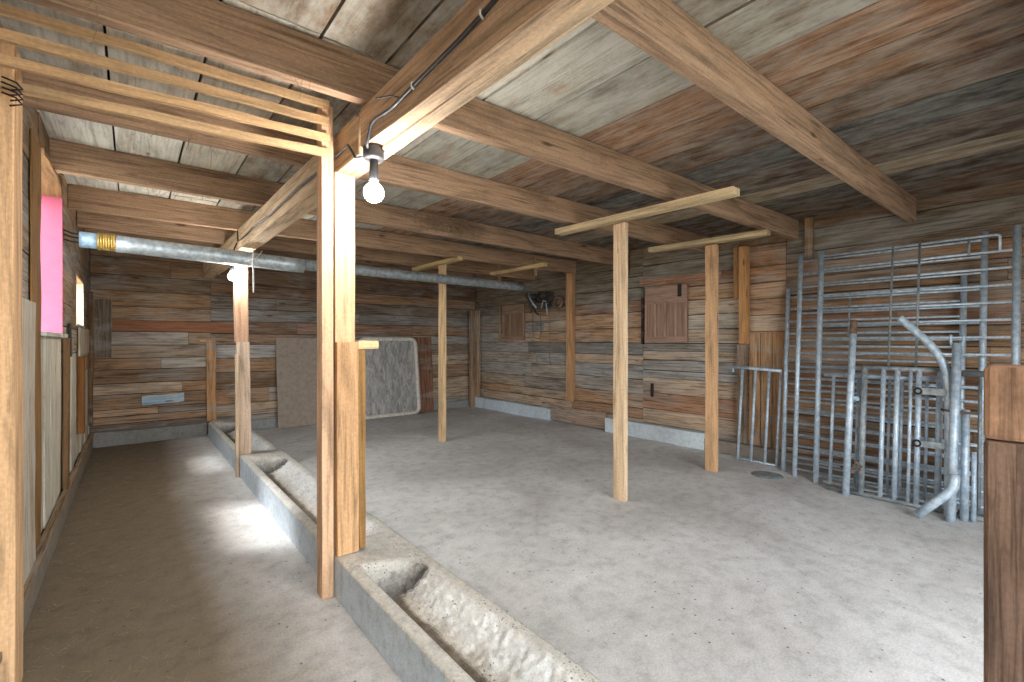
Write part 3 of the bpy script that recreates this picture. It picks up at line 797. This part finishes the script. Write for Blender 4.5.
q = MB(); q.box(XR - 0.045, XR - 0.02, 6.85, 6.89, 1.30, 2.0, rgb(170, 140, 100), axis=2); q.build('side_trim', M_WALL, h)
# dark strip laid on for the shade in a notch of the lower boards
q = MB(); q.box(XR - 0.012, XR - 0.002, 3.55, 3.59, 0.56, 0.74, rgb(40, 30, 26))
tag(q.build('notch_strip', M_DARKIRON), 'narrow dark strip painted as a shaded notch low on the right wall below the larger hatch', 'shade_strip')

# ------------------------------------------------------------------ LEFT WALL DETAILS
def lstud(name, y0, y1, z0, z1, d, col, mat, lab, cat, x0=XL + 0.001):
    q = MB(); q.box(x0, x0 + d, y0, y1, z0, z1, col, axis=2, jit=0.003, seg=0.25)
    return tag(q.build(name, mat, bevel=0.003), lab, cat)
lstud('window_post', 3.35, 3.65, 0.18, 2.383, 0.008, rgb(142, 104, 58), M_BEAM, 'dark orange post on the left wall at the near side of the pink window', 'post')
lstud('wall_plank', 2.90, 3.34, 0.18, 1.50, 0.022, rgb(190, 172, 148), M_WHITE, 'stained whitish plank between the pine post and the pink window post', 'board')
lstud('window_batten', 4.76, 4.90, 0.18, 1.33, 0.03, rgb(122, 92, 62), M_BEAM, 'brown batten under the far end of the pink window', 'batten')
lstud('iron_strap', 5.10, 5.20, 1.18, 1.45, 0.02, (0.1, 0.1, 0.1), M_DARKIRON, 'short dark iron strap on the left wall between its two windows', 'strap')
lstud('patch_board', 6.0, 7.2, 1.17, 1.44, 0.018, rgb(170, 150, 124), M_WHITE, 'wide greyish board right under the small left window', 'board')
lstud('wall_stud', 6.0, 6.10, 0.42, 1.16, 0.045, rgb(128, 84, 44), M_BEAM, 'dark brown stud low on the left wall under the small window', 'stud')
lstud('patch_board', 6.16, 7.0, 1.00, 1.15, 0.02, rgb(176, 130, 82), M_WALL, 'tan board low on the left wall, just right of the dark brown stud', 'board')
lstud('wall_stud', 7.40, 7.50, 0.30, 1.9, 0.04, rgb(110, 80, 50), M_WALL, 'narrow stud in the far left corner', 'stud')
q = MB(); q.board((XL + 0.022, YF + 0.1, 0.185), (XL + 0.022, 7.5, 0.185), (0.035, 0, 0), (0, 0, 0.028), rgb(150, 126, 98), jit=0.006, seg=0.3)
tag(q.build('sill_batten', M_WALL), 'long rough batten lying on the low kerb of the left wall', 'batten')

# ------------------------------------------------------------------ ZINC PIPE
PY = 4.93
pp = thing('zinc_pipe', (1.9, PY, 2.02), 'long zinc ventilation pipe crossing the barn under the joists', 'pipe')
q = MB(); q.tube([(-0.10 + 1.43 * i / 12, PY - 0.03, 2.095 - 0.03 * i / 12) for i in range(13)], 0.068, n=24); q.build('wide_pipe', M_PIPE, pp)
q = MB(); q.tube([(1.28 + 3.0 * i / 16, PY + 0.02, 2.088 - 0.006 * i / 16) for i in range(17)], 0.056, n=20); q.build('narrow_pipe', M_GALV_DULL, pp)
q = MB(); q.tube([(-0.315 + 0.105 * i / 3, PY - 0.03, 2.099) for i in range(4)], 0.063, n=20); q.build('blue_wrapped_end', M_BLUETAPE, pp)
q = MB()
for i in range(7): q.tube([(-0.21 + 0.016 * i, PY - 0.03, 2.098), (-0.195 + 0.016 * i, PY - 0.03, 2.098)], 0.069 + R.uniform(-0.003, 0.003), n=18)
q.build('yellow_tape_wrap', M_FOIL, pp)
for k, zz in enumerate((2.135, 2.105, 2.07)):
    q = MB(); q.tube([(XL + 0.005, PY - 0.12 + 0.02 * k, zz + 0.01), (-0.36, PY - 0.07, zz), (-0.31, PY - 0.05, zz)], 0.006, n=6); q.build('wire', M_DARKIRON, pp)
# torn cord hanging from the pipe
q = MB(); q.tube([(0.87, PY - 0.11, 2.16), (0.862, PY - 0.115, 2.07), (0.868, PY - 0.115, 1.95), (0.872, PY - 0.11, 1.80), (0.87, PY - 0.11, 1.76)], 0.007, n=6)
q.tube([(0.96, PY - 0.03, 2.17), (0.93, PY - 0.10, 2.13), (0.88, PY - 0.115, 2.07), (0.80, PY - 0.105, 2.04)], 0.006, n=6)
tag(q.build('frayed_rope', M_WTAPE), 'frayed white cord looped over the zinc pipe and dangling by the rear bulb', 'cord')

# ------------------------------------------------------------------ BULBS
def sphere(q, c, r, n=20, m_=12, squash=1.0):
    q.lathe([(r * math.sin(math.pi * i / m_) + 1e-4, r * squash * math.cos(math.pi * i / m_)) for i in range(m_ + 1)], c, n)
def lamp(x, y, ztop, lab, drop=0.15, rb=0.0415):
    l = thing('light_bulb', (x, y, ztop), lab, 'light bulb', 'bare light bulbs')
    q = MB(); q.lathe([(0.0001, 0), (0.046, 0), (0.048, -0.008), (0.048, -0.05), (0.042, -0.058), (0.0001, -0.058)], (x, y, ztop), 20); q.build('junction_box', M_BLACK, l)
    q = MB(); q.lathe([(0.018, -0.056), (0.02, -0.07), (0.022, -0.145), (0.02, -0.162), (0.0001, -0.162)], (x, y, ztop), 16); q.build('socket', M_BLACK, l)
    q = MB(); zc = ztop - drop
    q.lathe([(0.0135, 0.045), (0.015, 0.036)] + [(rb * math.sin(math.radians(a_)), -0.004 + rb * math.cos(math.radians(a_))) for a_ in range(28, 180, 12)] + [(0.0001, -0.004 - rb)], (x, y, zc), 28)
    q.build('bulb_glass', M_BULB, l)
lamp(0.86, 2.04, 2.198, 'bare glowing bulb under the beam, right of the main post', drop=0.205, rb=0.045)
l2 = thing('light_bulb', (0.735, 5.06, 1.92), 'small glowing bulb beside the pale post under the zinc pipe', 'light bulb', 'bare light bulbs')
q = MB(); q.lathe([(0.014, 0.10), (0.018, 0.09), (0.02, 0.04), (0.0001, 0.038)], (0.735, 5.05, 1.925), 14); q.build('socket', M_BLACK, l2)
q = MB(); q.lathe([(0.0135, 0.042), (0.022, 0.03), (0.032, 0.014), (0.036, -0.004), (0.034, -0.022), (0.022, -0.036), (0.0001, -0.043)], (0.735, 5.05, 1.925), 18); q.build('bulb_glass', M_BULB_REAR, l2)
q = MB(); q.tube([(0.735, 5.05, 2.02), (0.738, 5.055, 2.10), (0.755, 5.065, 2.20), (0.775, 5.07, 2.25)], 0.006, n=6); q.build('lead', M_BLACK, l2)

# cable along the beam's left face
cb = thing('power_cable', (0.815, 1.1, 2.2), 'black cable clipped along the near beam down to the front bulb', 'cable')
q = MB()
pts = [(0.813, -1.4, 2.35), (0.813, 0.0, 2.33), (0.813, 0.75, 2.305), (0.813, 1.0, 2.30), (0.813, 1.25, 2.275), (0.813, 1.55, 2.262), (0.813, 1.75, 2.25), (0.812, 1.90, 2.265), (0.812, 1.95, 2.262), (0.810, 1.975, 2.22), (0.812, 2.0, 2.19), (0.825, 2.02, 2.175)]
q.tube(pts, 0.0075, n=8); q.build('cable', M_BLACK, cb)
for yy, zz in ((0.77, 2.305), (1.12, 2.288), (1.56, 2.262)):
    q = MB(); q.tube([(0.818, yy - 0.004, zz + 0.014), (0.803, yy, zz + 0.006), (0.803, yy, zz - 0.006), (0.818, yy + 0.004, zz - 0.014)], 0.004, n=6); q.build('clip', M_WTAPE, cb)
q = MB(); q.tube([(0.835, 2.09, 2.165), (0.812, 2.14, 2.17), (0.806, 2.16, 2.20), (0.806, 2.22, 2.255), (0.806, 2.30, 2.252), (0.802, 2.5, 2.248), (0.798, 3.0, 2.262), (0.793, 3.8, 2.25), (0.786, 4.4, 2.27), (0.783, 4.6, 2.255), (0.780, 5.05, 2.26), (0.779, 5.08, 2.37)], 0.006, n=8)
tag(q.build('power_cable', M_BLACK), 'thin dark cable along the older beam from the front bulb to the rear bulb', 'cable')
q = MB()
q.tube([(0.752, 1.76, 2.275), (0.785, 1.70, 2.272), (0.822, 1.68, 2.268)], 0.003, n=5)
tag(q.build('bent_nail', M_DARKIRON), 'bent nail sticking out of the beam above the front bulb', 'nail')

# ------------------------------------------------------------------ PANELS LEANING ON FAR WALL
def leaning(name, x0, x1, yb, yt, h, th, col, mat, lab, cat):
    q = MB(); q.board(((x0 + x1) / 2, yb, 0.001 + th / 2), ((x0 + x1) / 2, yt, h), (x1 - x0, 0, 0), (0, th, 0), col, jit=0.002, seg=0.3)
    return tag(q.build(name, mat, bevel=0.003), lab, cat)
leaning('fibreboard_sheet', 1.68, 2.86, 7.50, 7.66, 1.36, 0.014, rgb(150, 130, 112), M_PARTICLE, 'large grey-brown fibreboard sheet leaning on the far wall behind the main post', 'sheet')
leaning('brown_board', 3.93, 4.36, 7.56, 7.67, 1.39, 0.02, rgb(140, 100, 76), M_WALL, 'narrow reddish-brown board leaning on the far wall right of the rimmed grey panel', 'board')
# grey panel with rolled cream rim, rounded corners
pn = thing('rimmed_panel', (3.45, 7.44, 0.0), 'grey scuffed panel with a rounded cream rim leaning on the far wall', 'panel')
xa, xb, hh = 2.92, 3.99, 1.385
def pl(u, v_, off=0.0):     # u across, v up the slope
    yb_, yt_ = 7.44, 7.60
    s_ = v_ / hh
    return Vector((u, yb_ + (yt_ - yb_) * s_ - off, 0.03 + v_ * 0.99))
def rr_out(x0, x1, z0, z1, r, n=6):
    pts = []
    for cx, cz, a0 in ((x1 - r, z0 + r, -90), (x1 - r, z1 - r, 0), (x0 + r, z1 - r, 90), (x0 + r, z0 + r, 180)):
        for i in range(n + 1):
            a = math.radians(a0 + 90 * i / n); pts.append((cx + r * math.cos(a), cz + r * math.sin(a)))
    return pts
out = rr_out(xa, xb, 0.0, hh - 0.04, 0.10)
q = MB()
base = len(q.v)
for (u, v_) in out: q.v.append(pl(u, v_, 0.012))
for (u, v_) in out: q.v.append(pl(u, v_, -0.018))
n_ = len(out)
q.f.append(tuple(range(n_))); q.uv.append([(0, 0)] * n_); q.col.append((.5, .5, .5)); q.sm.append(False)
q.f.append(tuple(range(2 * n_ - 1, n_ - 1, -1))); q.uv.append([(0, 0)] * n_); q.col.append((.5, .5, .5)); q.sm.append(False)
for i in range(n_):
    j = (i + 1) % n_
    q.quad((i, i + n_, j + n_, j), ((0, 0),) * 4, (.5, .5, .5))
q.build('panel_face', M_PANEL, pn)
q = MB()
rim = rr_out(xa + 0.02, xb - 0.02, 0.01, hh - 0.05, 0.10, 8)
pts = [pl(u + noise.noise(Vector((u * 6, v_ * 6, 1))) * 0.012, v_, 0.028) for u, v_ in rim]
dense = []
for i in range(len(pts)):
    a = pts[i]; b_ = pts[(i + 1) % len(pts)]; k_ = max(1, int((b_ - a).length / 0.08))
    for s_ in range(k_): dense.append(a.lerp(b_, s_ / k_))
dense.append(dense[0])
q.tube(dense, 0.034, n=8, caps=False); q.build('rim', M_PADDED, pn)

# ------------------------------------------------------------------ GATES
def pipe(root, name, pts, r, mat=M_GALV, n=10, label=None):
    q = MB(); q.tube(pts, r, n=n); o = q.build(name, mat, root)
    if label: o['label'] = label
    return o
def rails_panel(xb, xt, h, ya, yb, zs, lab, rp, rr, off=0.0, first_short=False, braces=(), hb=None, arc=False):
    k = (xt - xb) / h
    g_ = thing('livestock_panel', (xb, (ya + yb) / 2, 0.0), lab, 'gate', 'tall galvanised panels leaning on the right wall')
    P = lambda y, z: (xb + k * z, y + 0.06 * (z / h) * (y - yb) / (ya - yb), z)
    pipe(g_, 'end_post', [P(ya, 0.0), P(ya, h)], rp, n=12)
    pipe(g_, 'end_post', [P(yb, 0.0), P(yb, hb or h)], rp, n=12)
    for i, z in enumerate(zs):
        if i == 0 and arc:
            e = yb + 0.085
            pipe(g_, 'rail', [P(ya, z), P(e + 0.02, z), P(e + 0.005, z - 0.006), P(e, z - 0.02), P(e, zs[1])], rr, n=8)
        else:
            pipe(g_, 'rail', [P(ya, z), P(yb, z)], rr, n=8)
    for y, z0, z1 in braces:
        pipe(g_, 'brace', [(xb + k * z0 - 0.012, y, z0), (xb + k * z1 - 0.012, y, z1)], rr * 0.9, M_GALV_DULL, n=8)
    return g_
zz1 = [2.14 - 0.134 * i for i in range(9)] + [0.95 - 0.11 * i for i in range(9)]
zz2 = [2.125 - 0.134 * i for i in range(9)] + [0.935 - 0.108 * i for i in range(9)]
zz3 = [1.77 - 0.128 * i for i in range(14)]
rails_panel(5.06, 5.36, 1.86, 1.82, 0.545, zz3, 'shortest of the three tall galvanised panels, its leftmost post ends lowest, closest to the wall', 0.021, 0.0095, braces=((1.33, 1.36, 1.77),))
rails_panel(4.96, 5.31, 2.19, 1.685, 0.42, zz2, 'middle of the three tall galvanised panels, second post from the left', 0.021, 0.0095)
rails_panel(4.86, 5.22, 2.19, 1.475, 0.24, zz1, 'frontmost and rightmost of the tall galvanised panels, with a rounded top rail end', 0.024, 0.0095, arc=True,
            braces=((0.98, 1.09, 2.15), (0.80, 1.09, 2.16), (0.50, 2.0, 2.13)))
# short gate on the left
g1 = thing('short_gate', (5.14, 2.15, 0.0), 'low galvanised gate with upright bars left of the tall panels', 'gate')
G = lambda y, z: (5.14 + 0.12 * z, y, z)
pipe(g1, 'top_rail', [G(2.42, 1.02), G(1.90, 0.995)], 0.018)
pipe(g1, 'top_rail_end', [G(2.42, 1.02), G(2.41, 0.96)], 0.012)
for y in (2.31, 2.17, 2.03, 1.915): pipe(g1, 'upright_bar', [G(y, 0.01), G(y, 1.01)], 0.0135)
pipe(g1, 'bottom_rail', [G(2.33, 0.02), G(1.90, 0.02)], 0.010)

# gate with upright bars in front of the tall panels
F_ = lambda y, z: (4.72 + 0.115 * z, y, z)
F2 = lambda y, z: (4.79 + 0.115 * z, y, z)
g4 = thing('barred_gate', (4.72, 0.85, 0.0), 'low barred gate with a square left corner post in front of the tall panels', 'gate')
pipe(g4, 'corner_post', [F_(1.105, 0.02), F_(1.105, 1.09)], 0.024, M_GALV_DULL, 12)
pipe(g4, 'top_rail', [F_(1.12, 1.085), F_(0.60, 1.075)], 0.02, M_GALV_DULL, 12)
pipe(g4, 'bottom_rail', [F_(1.36, 0.022), F_(0.33, 0.022)], 0.018, M_GALV_DULL)
for y, r in ((0.975, 0.017), (0.885, 0.019), (0.800, 0.012), (0.750, 0.019), (0.625, 0.019)):
    pipe(g4, 'upright_bar', [F_(y, 0.03), F_(y, 1.07)], r)
g5 = thing('barred_gate', (4.79, 1.0, 0.0), 'thinner barred gate squeezed behind the square-cornered low gate', 'gate')
pipe(g5, 'top_rail', [F2(1.42, 1.005), F2(0.60, 1.005)], 0.022, n=12)
pipe(g5, 'bottom_rail', [F2(1.40, 0.045), F2(0.60, 0.045)], 0.012)
for y, r in ((1.345, 0.014), (1.16, 0.012), (0.945, 0.010), (0.865, 0.012), (0.71, 0.011), (0.645, 0.012)):
    pipe(g5, 'upright_bar', [F2(y, 0.04), F2(y, 1.0)], r)
g6 = thing('barred_gate', (4.80, 0.3, 0.0), 'dark low barred gate at right, half hidden behind the foreground timber post', 'gate')
F6 = lambda y, z: (4.775 + 0.115 * z, y, z)
pipe(g6, 'top_rail', [F6(0.52, 1.06), F6(-0.15, 1.06)], 0.022, M_GALV_DULL, 12)
pipe(g6, 'bottom_rail', [F6(0.52, 0.03), F6(-0.15, 0.03)], 0.014, M_GALV_DULL)
for y in (0.41, 0.12, -0.13): pipe(g6, 'upright_bar', [F6(y, 0.03), F6(y, 1.05)], 0.011, M_GALV_DULL)
# hinge post with brackets
hp = thing('hinge_post', (4.68, 1.215, 0.0), 'single upright galvanised pipe standing left of the square-cornered low gate', 'pipe')
H_ = lambda y, z: (4.665 + 0.115 * z, y, z)
pipe(hp, 'tube', [H_(1.195, 0.0), H_(1.180, 1.485)], 0.026, n=14)
pipe(hp, 'cap', [H_(1.181, 1.37), H_(1.180, 1.49)], 0.0275, M_RUST, 14, 'rusty top end')
q = MB(); q.box(4.765, 4.775, 1.125, 1.185, 0.80, 0.835, (.5, .5, .5)); q.build('bracket', M_GALV, hp)
q = MB(); q.tube([(4.70, 1.24, 0.27), (4.695, 1.20, 0.30), (4.70, 1.16, 0.24), (4.695, 1.13, 0.29), (4.70, 1.09, 0.25)], 0.009, n=8); q.build('wire_tie', M_RUST, hp)
q = MB(); q.tube([(4.705, 1.24, 0.23), (4.70, 1.17, 0.20), (4.70, 1.10, 0.235)], 0.012, n=8); q.build('bracket', M_RUST, hp)
# bent pipe
bp_ = thing('bent_pipe', (4.66, 0.6, 0.5), 'galvanised pipe with a curved upper end pointing left across the tall panels', 'pipe')
pts = [(4.792, 0.862, 1.496), (4.782, 0.79, 1.415), (4.772, 0.71, 1.325), (4.764, 0.655, 1.25), (4.756, 0.61, 1.165), (4.748, 0.582, 1.08), (4.738, 0.57, 0.98), (4.726, 0.562, 0.88), (4.70, 0.558, 0.70), (4.683, 0.557, 0.45), (4.665, 0.557, 0.0)]
# smooth by Catmull-Rom
sm = []
Pv = [Vector(p) for p in pts]
for i in range(len(Pv) - 1):
    p0 = Pv[max(0, i - 1)]; p1 = Pv[i]; p2 = Pv[i + 1]; p3 = Pv[min(len(Pv) - 1, i + 2)]
    for s_ in range(4):
        t_ = s_ / 4
        sm.append(0.5 * ((2 * p1) + (p2 - p0) * t_ + (2 * p0 - 5 * p1 + 4 * p2 - p3) * t_ ** 2 + (3 * p1 - p0 - 3 * p2 + p3) * t_ ** 3))
sm.append(Pv[-1])
bp_.location = (4.66, 0.6, 0.0)
pipe(bp_, 'tube', sm, 0.027, n=14)
for zz in (0.92, 0.52):
    q = MB(); q.board((4.70 if zz > 0.6 else 4.662, 0.715, zz), (4.70 if zz > 0.6 else 4.662, 0.575, zz), (0.008, 0, 0), (0, 0, 0.05), (.5, .5, .5)); hpl = q.build('hinge_plate', M_GALV_DULL, bp_)
    q = MB()
    c_ = Vector((4.70 if zz > 0.6 else 4.662, 0.735, zz))
    q.tube([c_ + Vector((0, 0.022 * math.cos(a), 0.022 * math.sin(a))) for a in [i * math.pi / 6 for i in range(13)]], 0.008, n=8); q.build('hinge_eye', M_DARKIRON, hpl)
# fork-topped pipe
fk = thing('fork_pipe', (4.60, 0.53, 0.0), 'thick upright pipe with a forked top in front of the curved pipe', 'pipe')
K_ = lambda y, z: (4.55 + 0.135 * z, y, z)
pipe(fk, 'tube', [K_(0.533, 0.0), K_(0.518, 1.29)], 0.0275, n=16)
pipe(fk, 'fork', [K_(0.547, 1.27), K_(0.556, 1.33), K_(0.552, 1.355)], 0.009)
pipe(fk, 'fork', [K_(0.490, 1.27), K_(0.482, 1.33), K_(0.486, 1.355)], 0.009)
q = MB(); q.tube([(4.672, 0.60, 0.795), (4.66, 0.53, 0.785), (4.675, 0.44, 0.785)], 0.009, n=8); q.build('strap', M_RUST, fk)
# kicked foot pipe
kp = MB(); kp.tube([(4.46, 0.70, 0.026), (4.468, 0.61, 0.135), (4.474, 0.545, 0.215), (4.48, 0.515, 0.26), (4.487, 0.505, 0.31), (4.495, 0.503, 0.36)], 0.030, n=14)
tag(kp.build('angled_pipe', M_GALV), 'short angled pipe resting on the floor at the foot of the forked pipe', 'pipe')
# more pipes to the right
q = MB(); q.tube([(4.665, 0.474, 0.0), (4.735, 0.474, 0.80)], 0.024, n=14); tag(q.build('straight_pipe', M_GALV), 'plain galvanised pipe just right of the forked pipe', 'pipe')
q = MB(); q.tube([(4.66, 0.425, 0.0), (4.72, 0.428, 0.50)], 0.014, n=12); tag(q.build('straight_pipe', M_GALV), 'short thin pipe standing right of the forked pipe by the foreground post', 'pipe')

# disc on floor
q = MB(); q.lathe([(0.0001, 0.016), (0.06, 0.018), (0.11, 0.012), (0.135, 0.006), (0.14, 0.001)], (4.77, 1.86, 0.0), 28)
tag(q.build('round_lid', M_GALV_DULL), 'flat dark grey round lid lying on the floor before the tall panels', 'lid')

# ------------------------------------------------------------------ TANGLE OF STRAPS
tg = thing('hanging_tack', (5.28, 5.65, 1.2), 'dark tangle of old straps and pulleys hanging on the right wall at the pipe end', 'tack')
q = MB()
for k in range(16):
    y = 5.45 + R.uniform(0, 0.55); z = 2.02 + R.uniform(-0.05, 0.14)
    p = Vector((5.30 + R.uniform(-0.05, 0.04), y, z)); pts = [p]
    for s_ in range(6):
        p = p + Vector((R.uniform(-0.02, 0.02), R.uniform(-0.08, 0.08), R.uniform(-0.075, 0.03)))
        p.x = min(5.37, max(5.2, p.x)); pts.append(p)
    q.tube(pts, R.uniform(0.008, 0.018), n=6)
q.build('leather_straps', M_BLACK, tg)
q = MB(); q.tube([(5.30, 5.95, 2.14), (5.25, 5.86, 2.04), (5.24, 5.76, 1.94), (5.25, 5.70, 1.88)], 0.016, n=8); q.build('buckle_bar', M_GALV, tg)
q = MB(); q.tube([(5.27, 5.60, 1.87), (5.26, 5.54, 1.99), (5.26, 5.48, 1.97), (5.28, 5.46, 1.75)], 0.011, n=8); q.build('hook', M_GALV, tg)
q = MB(); q.tube([(5.34, 5.88, 1.90), (5.35, 5.90, 1.50), (5.35, 5.86, 1.37), (5.35, 5.74, 1.35), (5.35, 5.68, 1.45), (5.34, 5.71, 1.88)], 0.006, n=6); q.build('cord_loop', M_RUST, tg)
q = MB(); q.tube([(5.33, 5.49, 1.90), (5.34, 5.47, 1.5), (5.35, 5.48, 1.05), (5.36, 5.46, 0.9)], 0.006, n=6); q.build('cord', M_COBWEB, tg)
q = MB()
for yy, zz in ((5.95, 2.12), (5.62, 2.10), (5.46, 2.04)):
    q2 = MB(); q2.tube([(XR - 0.001, yy, zz + 0.01), (5.29, yy, zz), (5.27, yy, zz + 0.02)], 0.009, n=8); q2.build('peg', M_RUST, tg)
ctr = Vector((5.385, 5.32, 1.95))
q.tube([ctr + Vector((0, 0.09 * math.cos(a), 0.09 * math.sin(a))) for a in [i * math.pi / 8 for i in range(17)]], 0.03, n=8); q.build('rusty_pulley', M_RUST, tg)

# ------------------------------------------------------------------ DEBRIS, STRAW, COBWEBS
q = MB()
for k in range(230):
    x = R.gauss(2.55, 0.22); p = Vector((min(3.1, max(2.0, x)), 4.03 - abs(R.gauss(0, 0.035)), 2.42 + R.random() * 0.15))
    d = Vector((R.uniform(-1, 1), R.uniform(-0.3, 0.1), R.uniform(-0.7, 0.4))).normalized() * R.uniform(0.03, 0.10)
    q.tube([p, p + d * 0.5 + Vector((0, 0, -0.006)), p + d], R.uniform(0.002, 0.005), n=4, caps=False)
tag(q.build('nest_debris', M_COBWEB), 'clump of old straw and twigs lodged between joist and ceiling', 'straw', kind='stuff')
q = MB()
for k in range(520):
    if R.random() < 0.6: x = -0.33 + abs(R.gauss(0, 0.22))
    else: x = R.uniform(-0.33, 0.72)
    y = R.uniform(0.8, 7.2)
    if x > 0.74: continue
    a = R.uniform(0, math.pi); L = R.uniform(0.012, 0.045)
    d = Vector((math.cos(a), math.sin(a), R.uniform(0, 0.15))) * L
    p = Vector((x, y, 0.002))
    q.tube([p, p + d], 0.0008, n=3, caps=False)
tag(q.build('loose_straw', M_STRAW), 'loose straw scattered over the alley floor', 'straw', kind='stuff')
q = MB()
for k in range(60):
    x = R.uniform(-0.35, 0.75); yj = R.choice([2.0, 2.96, 4.04, 5.1]); p = Vector((x, yj - R.uniform(0.0, 0.02), ZJ + 0.01))
    L = R.uniform(0.02, 0.10) if R.random() < 0.85 else R.uniform(0.1, 0.22)
    q.tube([p, p + Vector((R.uniform(-0.02, 0.02), R.uniform(-0.01, 0.01), -L * 0.5)), p + Vector((R.uniform(-0.03, 0.03), 0, -L))], 0.0012, n=3, caps=False)
tag(q.build('cobweb_strands', M_COBWEB), 'dusty strands hanging from the joists over the alley', 'cobweb', kind='stuff')

# ------------------------------------------------------------------ FOREGROUND POST
fg = thing('foreground_post', (1.72, 0.04, 0.0), 'rough sawn timber post cut off at waist height at the right edge of the photo', 'post')
q = MB(); q.board((1.675, 0.008, 0.0), (1.675, 0.008, 1.06), (0.13, 0, 0), (0, 0.245, 0), rgb(118, 94, 78), jit=0.003, seg=0.12); q.build('lower_post', M_ROUGH, fg, bevel=0.009)
q = MB(); q.board((1.675, 0.008, 1.062), (1.675, 0.008, 1.243), (0.13, 0, 0), (0, 0.245, 0), rgb(166, 128, 100), jit=0.003, seg=0.06); q.build('upper_block', M_ROUGH, fg, bevel=0.012)
